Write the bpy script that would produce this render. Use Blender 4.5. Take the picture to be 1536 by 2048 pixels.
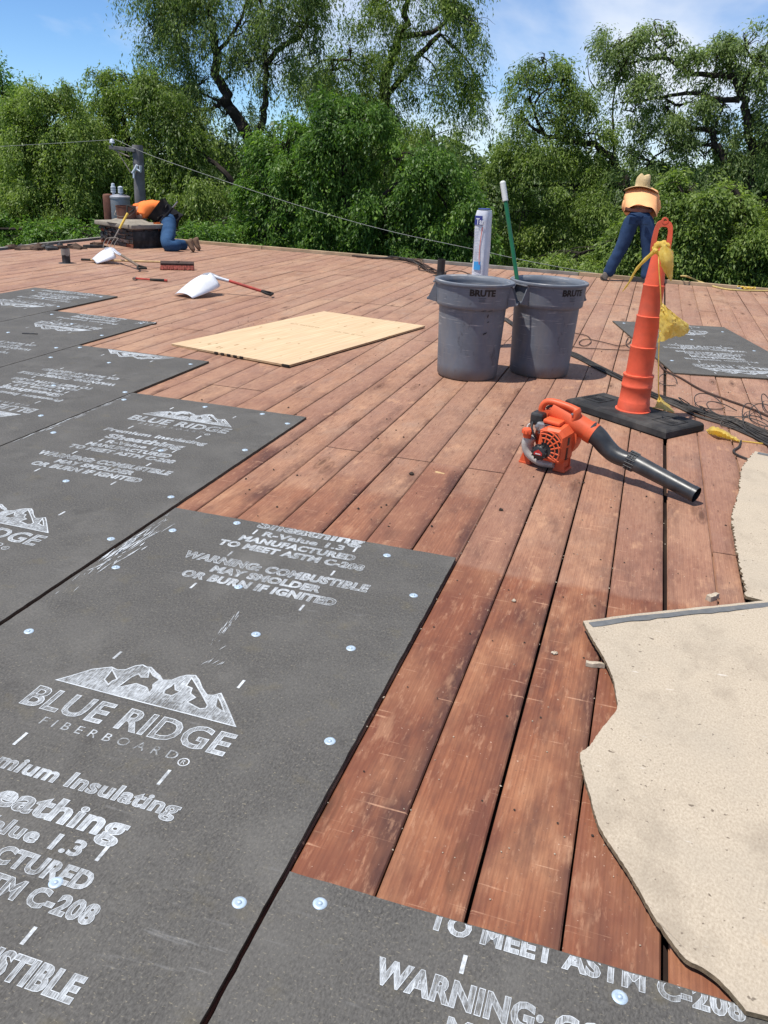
import bpy, bmesh, math, random
import numpy as np
from mathutils import Vector, Matrix, Euler

random.seed(7)
RNG = np.random.default_rng(11)
sc = bpy.context.scene
for o in list(bpy.data.objects):
    bpy.data.objects.remove(o)

# ------------------------------------------------------------------ camera
FPX = 1651.87
CAM = Vector((0.0, 0.0, 1.5235))
CR = Vector((0.95257715, 0.30043034, 0.04835689))
CU = Vector((-0.15961897, 0.35802873, 0.91996588))
CF = Vector((-0.25907251, 0.88405715, -0.38900437))
cam_d = bpy.data.cameras.new('camera')
cam = bpy.data.objects.new('camera', cam_d)
sc.collection.objects.link(cam)
m = Matrix.Identity(4)
for i in range(3):
    m[i][0] = CR[i]; m[i][1] = CU[i]; m[i][2] = -CF[i]; m[i][3] = CAM[i]
cam.matrix_world = m
cam_d.sensor_fit = 'VERTICAL'
cam_d.sensor_height = 24.0
cam_d.sensor_width = 18.0
cam_d.lens = FPX * 24.0 / 2048.0
cam_d.clip_start = 0.05
cam_d.clip_end = 3000
sc.camera = cam

# ------------------------------------------------------------------ sky, sun, exposure
SUN = Vector((-0.32, -0.25, 1.0)).normalized()          # towards the sun
sun_el = math.asin(SUN.z)
sun_az = math.atan2(SUN.x, SUN.y)
world = bpy.data.worlds.new('World')
sc.world = world
world.use_nodes = True
wn = world.node_tree.nodes; wl = world.node_tree.links
wn.clear()
wo = wn.new('ShaderNodeOutputWorld')
bg = wn.new('ShaderNodeBackground'); bg.inputs[1].default_value = 0.125
sky = wn.new('ShaderNodeTexSky'); sky.sky_type = 'NISHITA'; sky.sun_disc = False
sky.sun_elevation = sun_el; sky.sun_rotation = sun_az
sky.altitude = 800; sky.air_density = 0.8; sky.dust_density = 0.0; sky.ozone_density = 6.0
tc = wn.new('ShaderNodeTexCoord')
mp = wn.new('ShaderNodeMapping'); mp.inputs['Scale'].default_value = (1.0, 1.0, 2.2)
mp.inputs['Location'].default_value = (13.5425, 15.6982, 10.4093)
nz = wn.new('ShaderNodeTexNoise'); nz.inputs['Scale'].default_value = 2.6
nz.inputs['Detail'].default_value = 7; nz.inputs['Roughness'].default_value = 0.52
nz.inputs['Distortion'].default_value = 0.25
rp = wn.new('ShaderNodeValToRGB')
rp.color_ramp.elements[0].position = 0.47; rp.color_ramp.elements[0].color = (0, 0, 0, 1)
rp.color_ramp.elements[1].position = 0.68; rp.color_ramp.elements[1].color = (0.85, 0.85, 0.85, 1)
mx = wn.new('ShaderNodeMix'); mx.data_type = 'RGBA'
mx.inputs[7].default_value = (6.9, 7.2, 7.7, 1)
wl.new(tc.outputs['Generated'], mp.inputs[0]); wl.new(mp.outputs[0], nz.inputs['Vector'])
wl.new(nz.outputs[0], rp.inputs[0]); wl.new(rp.outputs[0], mx.inputs[0])
tn = wn.new('ShaderNodeMix'); tn.data_type = 'RGBA'; tn.blend_type = 'MULTIPLY'; tn.inputs[0].default_value = 1.0; tn.inputs[7].default_value = (.82, .95, 1.05, 1)
wl.new(sky.outputs[0], tn.inputs[6]); wl.new(tn.outputs[2], mx.inputs[6]); wl.new(mx.outputs[2], bg.inputs[0]); wl.new(bg.outputs[0], wo.inputs[0])

sl = bpy.data.lights.new('sun', 'SUN'); sl.energy = 5.0; sl.angle = math.radians(0.55); sl.color = (1.0, 0.955, 0.88)
so = bpy.data.objects.new('sun', sl); sc.collection.objects.link(so)
so.rotation_euler = SUN.to_track_quat('Z', 'Y').to_euler()
so.location = (0, 0, 30)

sc.view_settings.view_transform = 'Standard'
sc.view_settings.look = 'None'
sc.view_settings.gamma = 1.0
sc.view_settings.use_curve_mapping = False
sc.view_settings.exposure = 0.18
sc.render.engine = 'CYCLES'
sc.cycles.max_bounces = 6
sc.cycles.transparent_max_bounces = 12

COL = sc.collection


def at(x, y, Y):
    """world point on the sight line of photo pixel (x, y) at depth Y"""
    d = CF + CR * ((x - 768) / FPX) + CU * ((1024 - y) / FPX)
    return CAM + d * (Y / d.y)


def gr(x, y, z=0.0):
    d = CF + CR * ((x - 768) / FPX) + CU * ((1024 - y) / FPX)
    return CAM + d * ((z - CAM.z) / d.z)


# ------------------------------------------------------------------ node helpers
class NT:
    def __init__(s, name):
        s.m = bpy.data.materials.new(name); s.m.use_nodes = True
        s.n = s.m.node_tree.nodes; s.l = s.m.node_tree.links
        s.b = s.n['Principled BSDF']; s.out = s.n['Material Output']

    def node(s, t, **kw):
        n = s.n.new(t)
        for k, v in kw.items():
            setattr(n, k, v)
        return n

    def link(s, a, b):
        s.l.new(a, b)

    def set(s, n, i, v):
        if hasattr(v, 'is_linked') or isinstance(v, bpy.types.NodeSocket):
            s.l.new(v, n.inputs[i])
        else:
            n.inputs[i].default_value = v

    def coord(s, kind='Object', scale=(1, 1, 1), loc=(0, 0, 0), rot=(0, 0, 0), rnd=False):
        if kind == 'Position':
            src = s.node('ShaderNodeNewGeometry').outputs['Position']
        else:
            src = s.node('ShaderNodeTexCoord').outputs[kind]
        if rnd:
            oi = s.node('ShaderNodeObjectInfo')
            mu = s.node('ShaderNodeMath', operation='MULTIPLY'); s.link(oi.outputs['Random'], mu.inputs[0]); mu.inputs[1].default_value = 61.0
            ad = s.node('ShaderNodeVectorMath', operation='ADD'); s.link(src, ad.inputs[0]); s.link(mu.outputs[0], ad.inputs[1])
            src = ad.outputs[0]
        mp = s.node('ShaderNodeMapping')
        mp.inputs['Scale'].default_value = scale; mp.inputs['Location'].default_value = loc; mp.inputs['Rotation'].default_value = rot
        s.link(src, mp.inputs[0])
        return mp.outputs[0]

    def noise(s, vec, scale=5, detail=4, rough=.55, dist=0):
        n = s.node('ShaderNodeTexNoise'); s.link(vec, n.inputs['Vector'])
        n.inputs['Scale'].default_value = scale; n.inputs['Detail'].default_value = detail
        n.inputs['Roughness'].default_value = rough; n.inputs['Distortion'].default_value = dist
        return n.outputs[0]

    def ramp(s, fac, stops):
        r = s.node('ShaderNodeValToRGB'); s.link(fac, r.inputs[0])
        el = r.color_ramp.elements
        while len(el) < len(stops):
            el.new(0.5)
        for e, (p, c) in zip(el, stops):
            e.position = p
            e.color = (c, c, c, 1) if not hasattr(c, '__len__') else (*c[:3], 1)
        return r.outputs[0]

    def mix(s, fac, a, b, blend='MIX'):
        n = s.node('ShaderNodeMix'); n.data_type = 'RGBA'; n.blend_type = blend
        for i, v in ((0, fac), (6, a), (7, b)):
            if isinstance(v, bpy.types.NodeSocket):
                s.link(v, n.inputs[i])
            else:
                n.inputs[i].default_value = v if i == 0 else (*v[:3], 1)
        return n.outputs[2]

    def math(s, op, a, b=0.0, clamp=False):
        n = s.node('ShaderNodeMath', operation=op); n.use_clamp = clamp
        s.set(n, 0, a); s.set(n, 1, b)
        return n.outputs[0]

    def bump(s, h, strength=.3, dist=.002):
        b = s.node('ShaderNodeBump'); s.link(h, b.inputs['Height'])
        b.inputs['Strength'].default_value = strength; b.inputs['Distance'].default_value = dist
        s.link(b.outputs[0], s.b.inputs['Normal'])

    def done(s, col=None, rough=None, spec=.3, metal=0):
        if col is not None:
            if isinstance(col, bpy.types.NodeSocket):
                s.link(col, s.b.inputs['Base Color'])
            else:
                s.b.inputs['Base Color'].default_value = (*col, 1)
        if rough is not None:
            s.set(s.b, 'Roughness', rough)
        s.b.inputs['Specular IOR Level'].default_value = spec
        s.b.inputs['Metallic'].default_value = metal
        return s.m


def worn(name, col, rough=.55, var=.25, scale=9, spec=.3, metal=0, dirt=(.12, .09, .06), dirt_amt=.35, bump=.15):
    """plain colour with mottling, dust and fine relief"""
    t = NT(name)
    v = t.coord('Object')
    n1 = t.noise(v, scale, 6, .6)
    n2 = t.noise(v, scale * .35, 4, .6)
    n3 = t.noise(v, scale * 14, 3, .6)
    dark = tuple(c * (1 - var) for c in col); lite = tuple(min(1, c * (1 + var)) for c in col)
    c = t.mix(t.ramp(n1, [(.3, 0), (.7, 1)]), dark, lite)
    c = t.mix(t.math('MULTIPLY', t.ramp(n2, [(.48, 0), (.75, 1)]), dirt_amt), c, dirt)
    t.bump(t.math('ADD', n1, n3), bump, .002)
    return t.done(c, t.ramp(n1, [(.2, rough * .85), (.8, min(1, rough * 1.2))]), spec, metal)


# ------------------------------------------------------------------ mesh helpers
class MB:
    def __init__(s):
        s.v = []; s.f = []; s.mi = []; s.sm = []

    def add(s, vs, fs, mi=0, smooth=False):
        o = len(s.v); s.v += [tuple(v) for v in vs]
        for f in fs:
            s.f.append([i + o for i in f]); s.mi.append(mi); s.sm.append(smooth)
        return s

    def box(s, c, d, mi=0, rot=None, bev=0.0):
        x, y, z = (k / 2 for k in d)
        if bev:
            bm = bmesh.new(); bmesh.ops.create_cube(bm, size=1)
            for v in bm.verts:
                v.co = Vector((v.co.x * d[0], v.co.y * d[1], v.co.z * d[2]))
            bmesh.ops.bevel(bm, geom=list(bm.edges), offset=bev, segments=2, affect='EDGES', profile=.5)
            bm.verts.index_update()
            vs = [v.co.copy() for v in bm.verts]; fs = [[v.index for v in f.verts] for f in bm.faces]; bm.free()
        else:
            vs = [Vector((a * x, b * y, e * z)) for a in (-1, 1) for b in (-1, 1) for e in (-1, 1)]
            fs = [(0, 1, 3, 2), (4, 6, 7, 5), (0, 4, 5, 1), (2, 3, 7, 6), (0, 2, 6, 4), (1, 5, 7, 3)]
        R = rot.to_matrix() if rot is not None else None
        c = Vector(c)
        return s.add([c + (R @ v if R else v) for v in vs], fs, mi, False)

    def tube(s, pts, rad, n=10, mi=0, cap=True, closed=False, smooth=True, sq=(1, 1)):
        pts = [Vector(p) for p in pts]; k = len(pts)
        rad = rad if hasattr(rad, '__len__') else [rad] * k
        vs = []; up = None
        for i in range(k):
            a = pts[i - 1] if (i > 0 or closed) else pts[i]
            b = pts[(i + 1) % k] if (i < k - 1 or closed) else pts[i]
            t = (b - a).normalized()
            if up is None:
                up = Vector((0, 0, 1)) if abs(t.z) < .9 else Vector((1, 0, 0))
            u = (up - t * up.dot(t))
            u = u.normalized() if u.length > 1e-6 else t.orthogonal().normalized()
            w = t.cross(u); up = u
            for j in range(n):
                g = 2 * math.pi * j / n
                vs.append(pts[i] + (u * math.cos(g) * sq[0] + w * math.sin(g) * sq[1]) * rad[i])
        fs = []
        for i in range(k if closed else k - 1):
            for j in range(n):
                a = i * n + j; b = i * n + (j + 1) % n; i2 = ((i + 1) % k) * n
                fs.append((a, b, i2 + (j + 1) % n, i2 + j))
        s.add(vs, fs, mi, smooth)
        if cap and not closed:
            o = len(s.v) - len(vs)
            s.f.append([o + j for j in range(n)][::-1]); s.mi.append(mi); s.sm.append(False)
            s.f.append([o + (k - 1) * n + j for j in range(n)]); s.mi.append(mi); s.sm.append(False)
        return s

    def lathe(s, prof, c=(0, 0, 0), n=32, mi=0, axis='z', smooth=True, closed=False, a0=0, a1=2 * math.pi):
        c = Vector(c); full = abs(a1 - a0 - 2 * math.pi) < 1e-6
        m_ = n if full else n + 1
        vs = []
        for r, z in prof:
            for j in range(m_):
                g = a0 + (a1 - a0) * j / n
                if axis == 'z': q = Vector((r * math.cos(g), r * math.sin(g), z))
                elif axis == 'y': q = Vector((r * math.cos(g), z, r * math.sin(g)))
                else: q = Vector((z, r * math.cos(g), r * math.sin(g)))
                vs.append(c + q)
        fs = []; k = len(prof)
        for i in range(k if closed else k - 1):
            for j in range(n):
                j2 = (j + 1) % m_; i2 = (i + 1) % k
                fs.append((i * m_ + j, i * m_ + j2, i2 * m_ + j2, i2 * m_ + j))
        return s.add(vs, fs, mi, smooth)

    def prism(s, poly, z0, z1, mi=0, M=None, side=None):
        n = len(poly); vs = [Vector((x, y, z0)) for x, y in poly] + [Vector((x, y, z1)) for x, y in poly]
        if M is not None: vs = [M @ v for v in vs]
        s.add(vs, [list(range(n))[::-1], [n + i for i in range(n)]], mi)
        s.add([], [])
        o = len(s.v) - 2 * n
        for i in range(n):
            j = (i + 1) % n
            s.f.append([o + i, o + j, o + n + j, o + n + i]); s.mi.append(mi if side is None else side); s.sm.append(False)
        return s

    def mesh(s, name, mats):
        me = bpy.data.meshes.new(name)
        me.from_pydata([tuple(v) for v in s.v], [], s.f)
        for mt in (mats if isinstance(mats, (list, tuple)) else [mats]):
            me.materials.append(mt)
        me.polygons.foreach_set('material_index', s.mi)
        me.polygons.foreach_set('use_smooth', s.sm)
        me.update()
        return me

    def build(s, name, mats, parent=None, loc=None, rot=None, fixn=True):
        me = s.mesh(name, mats)
        if fixn:
            bm = bmesh.new(); bm.from_mesh(me)
            bmesh.ops.recalc_face_normals(bm, faces=bm.faces); bm.to_mesh(me); bm.free()
        if any(s.sm): me.set_sharp_from_angle(angle=math.radians(42))
        return link(name, me, parent, loc, rot)


def link(name, me, parent=None, loc=None, rot=None):
    o = bpy.data.objects.new(name, me); COL.objects.link(o)
    if parent is not None: o.parent = parent
    if loc is not None: o.location = loc
    if rot is not None: o.rotation_euler = rot
    return o


def tag(o, label=None, cat=None, group=None, kind=None):
    if label: o['label'] = label
    if cat: o['category'] = cat
    if group: o['group'] = group
    if kind: o['kind'] = kind
    return o


def thing(name, label, cat, loc=(0, 0, 0), rz=0.0, group=None, rot=None):
    o = bpy.data.objects.new(name, None); COL.objects.link(o)
    o.location = loc; o.rotation_euler = rot if rot is not None else (0, 0, rz)
    o.empty_display_size = .1
    return tag(o, label, cat, group)


def arc(c, r, a0, a1, n, plane='xz'):
    out = []
    for i in range(n + 1):
        g = a0 + (a1 - a0) * i / n
        u, v = r * math.cos(g), r * math.sin(g)
        out.append(Vector(c) + (Vector((u, 0, v)) if plane == 'xz' else Vector((u, v, 0)) if plane == 'xy' else Vector((0, u, v))))
    return out


def smooth_path(pts, n=6):
    """Catmull-Rom through the points"""
    P = [Vector(p) for p in pts]; P = [P[0] * 2 - P[1]] + P + [P[-1] * 2 - P[-2]]
    out = []
    for i in range(1, len(P) - 2):
        for k in range(n):
            t = k / n; a, b, c, d = P[i - 1], P[i], P[i + 1], P[i + 2]
            out.append(.5 * ((2 * b) + (c - a) * t + (2 * a - 5 * b + 4 * c - d) * t * t + (3 * b - 3 * c + d - a) * t ** 3))
    out.append(P[-2])
    return out

# ------------------------------------------------------------------ materials
def wood_plank():
    t = NT('weathered_red_plank')
    vg = t.coord('Object', (46, 1.1, 46), rnd=True)
    vr = t.coord('Object', (9, .55, 9), rnd=True)
    vb = t.coord('Object', (3.2, 1.3, 3), rnd=True)
    pos = t.coord('Position')
    fine = t.noise(vg, 1.6, 5, .62)
    rings = t.node('ShaderNodeTexWave'); rings.wave_type = 'BANDS'; rings.bands_direction = 'X'
    t.link(vr, rings.inputs['Vector']); rings.inputs['Scale'].default_value = 2.4; rings.inputs['Distortion'].default_value = 7.5
    rings.inputs['Detail'].default_value = 3; rings.inputs['Detail Scale'].default_value = .6
    blot = t.noise(vb, 2.2, 5, .62)
    big = t.noise(t.coord('Position', (1.1, .5, 1)), 1.4, 4, .6)
    oi = t.node('ShaderNodeObjectInfo').outputs['Random']
    # wood that lay under the old covering until now (rich red) against wood bleached and dusted by foot traffic
    red = t.mix(t.ramp(fine, [(.25, 0), (.75, 1)]), (.225, .083, .043), (.335, .136, .067))
    red = t.mix(t.math('MULTIPLY', t.ramp(rings.outputs[0], [(.45, 0), (.95, 1)]), .35), red, (.15, .046, .026))
    red = t.mix(t.ramp(blot, [(.40, 0), (.66, .85)]), red, (.11, .040, .028))
    red = t.mix(t.ramp(t.noise(t.coord('Object', (2.2, 1.0, 3), rnd=True, loc=(4, 4, 0)), 2.0, 4, .6), [(.46, 0), (.70, .75)]), red, (.46, .235, .125))
    pale = t.mix(t.ramp(fine, [(.25, 0), (.75, 1)]), (.33, .178, .112), (.47, .275, .18))
    pale = t.mix(t.math('MULTIPLY', t.ramp(rings.outputs[0], [(.5, 0), (.95, 1)]), .22), pale, (.27, .145, .095))
    pale = t.mix(t.ramp(blot, [(.46, 0), (.72, .7)]), pale, (.265, .155, .118))
    pale = t.mix(t.ramp(big, [(.42, 0), (.62, .7)]), pale, (.45, .29, .19))
    pale = t.mix(t.ramp(t.noise(t.coord('Position', (1.3, .7, 1), loc=(5, 9, 0)), 1.8, 5, .65), [(.46, 0), (.66, .75)]), pale, (.265, .142, .09))
    pale = t.mix(t.ramp(t.noise(t.coord('Position', (1.6, .8, 1), loc=(15, 2, 0)), 3.1, 4, .65), [(.52, 0), (.70, .6)]), pale, (.35, .25, .19))
    sx = t.node('ShaderNodeSeparateXYZ'); t.link(pos, sx.inputs[0])
    wob = t.math('MULTIPLY', t.math('SUBTRACT', t.noise(t.coord('Position', (3, 3, 3)), 1.5, 4, .6), .5), .09)
    # old sheet edges: one at Y = 3.05 right of X = -0.58, one at Y = 3.95 left of it
    right = t.math('GREATER_THAN', sx.outputs[0], -.585)
    oi0 = t.node('ShaderNodeObjectInfo').outputs['Random']
    vary = t.math('MULTIPLY', t.math('SUBTRACT', oi0, .6), t.math('MULTIPLY', t.math('SUBTRACT', 1.0, right), .7))
    lim = t.math('ADD', t.math('SUBTRACT', 3.90, t.math('MULTIPLY', right, .85)), vary)
    d = t.math('ADD', t.math('SUBTRACT', sx.outputs[1], lim), wob)
    fac = t.ramp(t.math('ADD', t.math('MULTIPLY', d, t.math('ADD', 2.2, t.math('MULTIPLY', right, 6.0))), .5, True), [(.32, 0), (.66, 1)])
    d2 = t.ramp(t.math('MULTIPLY', sx.outputs[1], .1, True), [(.28, .50), (.45, .66), (.7, .92), (.95, 1)])
    fac = t.math('MAXIMUM', fac, t.math('MULTIPLY', t.math('SUBTRACT', 1.0, right), .38))
    fac = t.math('MULTIPLY', fac, d2)
    c = t.mix(fac, red, pale)
    # per plank tone
    c = t.mix(t.math('MULTIPLY', oi, .60), c, t.mix(fac, (.17, .060, .036), (.30, .17, .125)))
    # stains darker along some edges
    st = t.noise(t.coord('Position', (3.3, .9, 1), loc=(2.3, .4, 0)), 1.7, 5, .65)
    c = t.mix(t.math('MULTIPLY', t.ramp(st, [(.54, 0), (.72, 1)]), t.math('SUBTRACT', .78, t.math('MULTIPLY', fac, .5))), c, (.062, .028, .025))
    # long dark drag streaks and dark edges of the red boards
    sx2 = t.node('ShaderNodeSeparateXYZ'); t.link(t.coord('Object'), sx2.inputs[0])
    edge = t.ramp(t.math('ADD', t.math('MULTIPLY', sx2.outputs[0], 9.6), t.math('MULTIPLY', t.math('SUBTRACT', st, .5), 1.2)), [(.35, 0), (.95, 1)])
    en = t.ramp(t.noise(t.coord('Position', (2.0, .9, 1), loc=(7.1, 2, 0)), 1.6, 4, .6), [(.38, 0), (.52, 1)])
    c = t.mix(t.math('MULTIPLY', t.math('MULTIPLY', edge, en), t.math('SUBTRACT', .8, t.math('MULTIPLY', fac, .6))), c, (.05, .024, .022))
    # pale scratches running across the boards
    sc1 = t.noise(t.coord('Position', (2.2, 60, 1), rot=(0, 0, .28)), 1.5, 2, .5)
    sc2 = t.noise(t.coord('Position', (8, 3, 1), loc=(9, 3, 0)), 1.2, 3, .6)
    sm = t.math('MULTIPLY', t.ramp(sc1, [(.655, 0), (.695, 1)]), t.ramp(sc2, [(.47, 0), (.58, .6)]))
    c = t.mix(sm, c, (.52, .30, .19))
    # pale worn patches where the grain was bruised, and fine growth lines
    wp = t.noise(t.coord('Object', (7, 2.6, 5), rnd=True, loc=(2, 7, 0)), 1.5, 4, .6)
    c = t.mix(t.math('MULTIPLY', t.ramp(wp, [(.61, 0), (.70, 1)]), t.math('ADD', .30, t.math('MULTIPLY', fac, .30))), c, (.50, .285, .17))
    hr = t.noise(t.coord('Object', (22, 5, 5), rnd=True, loc=(1, 1, 0)), 2.4, 4, .7)
    c = t.mix(t.ramp(hr, [(.52, 0), (.72, .5)]), c, (.15, .062, .04))
    c = t.mix(t.ramp(hr, [(.28, .45), (.44, 0)]), c, (.48, .27, .165))
    gl = t.node('ShaderNodeTexWave'); gl.wave_type = 'BANDS'; gl.bands_direction = 'X'
    t.link(t.coord('Object', (1, .12, 1), rnd=True), gl.inputs['Vector']); gl.inputs['Scale'].default_value = 42; gl.inputs['Distortion'].default_value = 5.5
    gl.inputs['Detail'].default_value = 2; gl.inputs['Detail Scale'].default_value = .35
    c = t.mix(t.math('MULTIPLY', t.ramp(gl.outputs[0], [(.55, 0), (.9, 1)]), .13), c, (.10, .04, .025))
    # grit and knots
    vo = t.node('ShaderNodeTexVoronoi'); t.link(t.coord('Object', (5.5, 1.3, 5), rnd=True), vo.inputs['Vector']); vo.inputs['Scale'].default_value = 1.0
    kn = t.math('ADD', vo.outputs[0], t.math('MULTIPLY', t.math('SUBTRACT', blot, .5), .06))
    c = t.mix(t.math('MULTIPLY', t.ramp(kn, [(.05, 1), (.10, .25), (.13, .55), (.17, 0)]), .8), c, (.085, .038, .022))
    c = t.mix(t.math('MULTIPLY', t.ramp(t.noise(pos, 120, 1, .5), [(.70, 0), (.76, 1)]), .5), c, (.11, .06, .045))
    c = t.mix(t.math('MULTIPLY', t.ramp(t.noise(t.coord('Position', loc=(3, 1, 0)), 95, 2, .5), [(.715, 0), (.76, 1)]), .55), c, (.62, .45, .34))
    t.bump(t.math('ADD', t.math('MULTIPLY', rings.outputs[0], .5), fine), .45, .0022)
    return t.done(c, t.ramp(blot, [(.3, .5), (.7, .72)]), .25)


def fiberboard():
    t = NT('dark_fiberboard_face')
    p = t.coord('Position')
    fib = t.noise(t.coord('Position', (190, 90, 1)), 1, 3, .7)
    fib2 = t.noise(t.coord('Position', (90, 190, 1), rot=(0, 0, .5)), 1, 3, .65)
    bl = t.noise(p, 3.2, 5, .6); bl2 = t.noise(t.coord('Position', loc=(4, 7, 0)), 9, 5, .65)
    c = t.mix(t.ramp(fib, [(.3, 0), (.7, 1)]), (.044, .042, .039), (.120, .114, .105))
    c = t.mix(t.math('MULTIPLY', t.ramp(fib2, [(.60, 0), (.70, 1)]), .65), c, (.30, .265, .19))
    c = t.mix(t.ramp(bl, [(.44, 0), (.74, .55)]), c, (.128, .122, .112))
    c = t.mix(t.math('MULTIPLY', t.ramp(bl2, [(.58, 0), (.74, 1)]), .35), c, (.135, .115, .07))
    dk = t.noise(t.coord('Position', (1.6, 1.6, 1), loc=(1.7, 2.2, 0)), 4, 4, .6)
    c = t.mix(t.math('MULTIPLY', t.ramp(dk, [(.60, 0), (.75, 1)]), .45), c, (.04, .037, .034))
    dusty = t.noise(t.coord('Position', (1.2, .8, 1), loc=(6, 3, 0)), 2.6, 6, .7)
    c = t.mix(t.math('MULTIPLY', t.ramp(dusty, [(.52, 0), (.70, 1)]), .30), c, (.175, .167, .152))
    # chalky rub marks
    ch = t.noise(t.coord('Position', (2.5, 26, 1), rot=(0, 0, -.9)), 2, 3, .6)
    ch2 = t.noise(t.coord('Position', loc=(8, 1, 0)), 2.1, 4, .6)
    c = t.mix(t.math('MULTIPLY', t.ramp(ch, [(.60, 0), (.72, 1)]), t.ramp(ch2, [(.54, 0), (.70, .35)])), c, (.33, .33, .33))
    t.bump(t.math('ADD', fib, fib2), .35, .001)
    return t.done(c, .72, .28)


def tan_board():
    t = NT('tan_fiberboard_back')
    p = t.coord('Position')
    a = t.noise(t.coord('Position', (170, 110, 1), rot=(0, 0, .3)), 1, 3, .65)
    b = t.noise(t.coord('Position', (100, 190, 1), rot=(0, 0, -.4)), 1, 3, .65)
    c = t.mix(t.ramp(a, [(.3, 0), (.7, 1)]), (.345, .285, .215), (.50, .43, .335))
    c = t.mix(t.math('MULTIPLY', t.ramp(b, [(.64, 0), (.72, 1)]), .55), c, (.19, .155, .12))
    c = t.mix(t.math('MULTIPLY', t.ramp(t.noise(p, 60, 2, .5), [(.69, 0), (.73, 1)]), .8), c, (.10, .075, .055))
    c = t.mix(t.ramp(t.noise(p, 2.6, 5, .6), [(.45, 0), (.75, .5)]), c, (.33, .29, .235))
    c = t.mix(t.ramp(t.noise(t.coord('Position', loc=(3.1, 0, 0)), 5.5, 3, .6), [(.68, 0), (.8, .5)]), c, (.47, .32, .17))
    ft = t.noise(t.coord('Position', (1.4, 1, 1), loc=(2.2, 8.1, 0)), 3.4, 6, .7)
    c = t.mix(t.math('MULTIPLY', t.ramp(ft, [(.50, 0), (.66, 1)]), .42), c, (.235, .195, .15))
    wh = t.noise(t.coord('Position', (6, 40, 1), rot=(0, 0, .25)), 1.3, 3, .6)
    c = t.mix(t.math('MULTIPLY', t.ramp(wh, [(.70, 0), (.76, 1)]), .5), c, (.8, .78, .74))
    t.bump(t.math('ADD', a, b), .22, .001)
    return t.done(c, .9, .1)


def plywood():
    t = NT('plywood_face')
    g = t.coord('Object', (14, .8, 5))
    n = t.noise(g, 2.2, 5, .6, .6)
    w = t.node('ShaderNodeTexWave'); w.wave_type = 'BANDS'; w.bands_direction = 'X'
    t.link(t.coord('Object', (3, .35, 1)), w.inputs['Vector']); w.inputs['Scale'].default_value = 2.2; w.inputs['Distortion'].default_value = 9; w.inputs['Detail'].default_value = 3; w.inputs['Detail Scale'].default_value = .7
    c = t.mix(t.ramp(n, [(.3, 0), (.72, 1)]), (.50, .36, .215), (.66, .505, .325))
    c = t.mix(t.math('MULTIPLY', t.ramp(w.outputs[0], [(.55, 0), (.95, 1)]), .35), c, (.50, .32, .165))
    c = t.mix(t.ramp(t.noise(t.coord('Object'), 2.4, 4, .6), [(.5, 0), (.75, .5)]), c, (.56, .38, .25))
    c = t.mix(t.math('MULTIPLY', t.ramp(t.noise(t.coord('Object', (4, 2, 1), loc=(2, 5, 0)), 3.3, 2, .5), [(.72, 0), (.77, 1)]), .7), c, (.34, .17, .07))
    t.bump(n, .3, .001)
    return t.done(c, .62, .25)


def ink():
    """white stamped ink, worn: streaked by the print roller"""
    t = NT('worn_white_print')
    s1 = t.noise(t.coord('Position', (330, 24, 1), rot=(0, 0, .12)), 1, 2, .6)
    s2 = t.noise(t.coord('Position'), 5, 4, .6)
    s3 = t.noise(t.coord('Position', loc=(5, 5, 5)), 70, 3, .6)
    a = t.math('ADD', t.math('MULTIPLY', s1, .9), t.math('ADD', t.math('MULTIPLY', s2, 1.0), t.math('MULTIPLY', s3, .5)))
    a = t.ramp(t.math('MULTIPLY', a, .5), [(.50, .06), (.72, .95)])
    t.link(a, t.b.inputs['Alpha'])
    return t.done((.52, .55, .575), .6, .3)


def ink_line():
    t = NT('white_print_outline')
    s2 = t.noise(t.coord('Position', loc=(1, 1, 0)), 9, 4, .6); s3 = t.noise(t.coord('Position'), 110, 3, .6)
    a = t.ramp(t.math('ADD', t.math('MULTIPLY', s2, .6), t.math('MULTIPLY', s3, .4)), [(.36, .25), (.56, .95)])
    t.link(a, t.b.inputs['Alpha'])
    return t.done((.58, .61, .635), .6, .3)


M = {}
M['plank'] = wood_plank()
M['fiber'] = fiberboard()
M['tan'] = tan_board()
M['ply'] = plywood()
M['ink'] = ink()
M['inkline'] = ink_line()
M['under'] = worn('dark_underlay', (.022, .014, .012), .9, .3, 6, .1)  # near-black slab colour that shows through the plank gaps
M['fiber_edge'] = worn('raw_fiberboard_edge', (.20, .155, .10), .95, .4, 60, .1, bump=.6)
M['dark_edge'] = worn('dark_fiberboard_edge', (.10, .085, .065), .95, .4, 60, .1, bump=.6)
M['grey_strip'] = worn('grey_coated_strip', (.125, .13, .135), .8, .15, 40, .2, dirt=(.3, .26, .2))
M['ply_edge'] = worn('plywood_edge', (.36, .22, .11), .8, .4, 40, .1)
M['ply_stamp'] = worn('faded_mill_ink', (.30, .19, .105), .8, .3, 40, .1)
M['ply_knot'] = worn('knot_brown', (.30, .17, .08), .8, .4, 40, .1)
M['black_mark'] = worn('black_marker', (.02, .017, .015), .7, .2, 20, .2)
M['plate'] = worn('galvanised_plate', (.42, .52, .62), .5, .15, 60, .4, .25, (.3, .28, .25), .4)
M['zinc'] = worn('galvanised_steel', (.55, .57, .6), .38, .12, 40, .5, .8, dirt_amt=.2)
M['edge_wood'] = worn('pale_nailer_wood', (.42, .31, .20), .85, .25, 5, .1)
M['edge_metal'] = worn('weathered_edge_metal', (.27, .25, .22), .6, .25, 6, .3, .2)
M['brickblack'] = worn('tarred_brick', (.028, .026, .026), .55, .5, 8, .4, dirt=(.16, .075, .045), dirt_amt=.7, bump=.6)
M['brickred'] = worn('old_red_brick', (.20, .07, .042), .9, .35, 14, .1, dirt=(.03, .028, .026), dirt_amt=.8, bump=.6)
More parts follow.
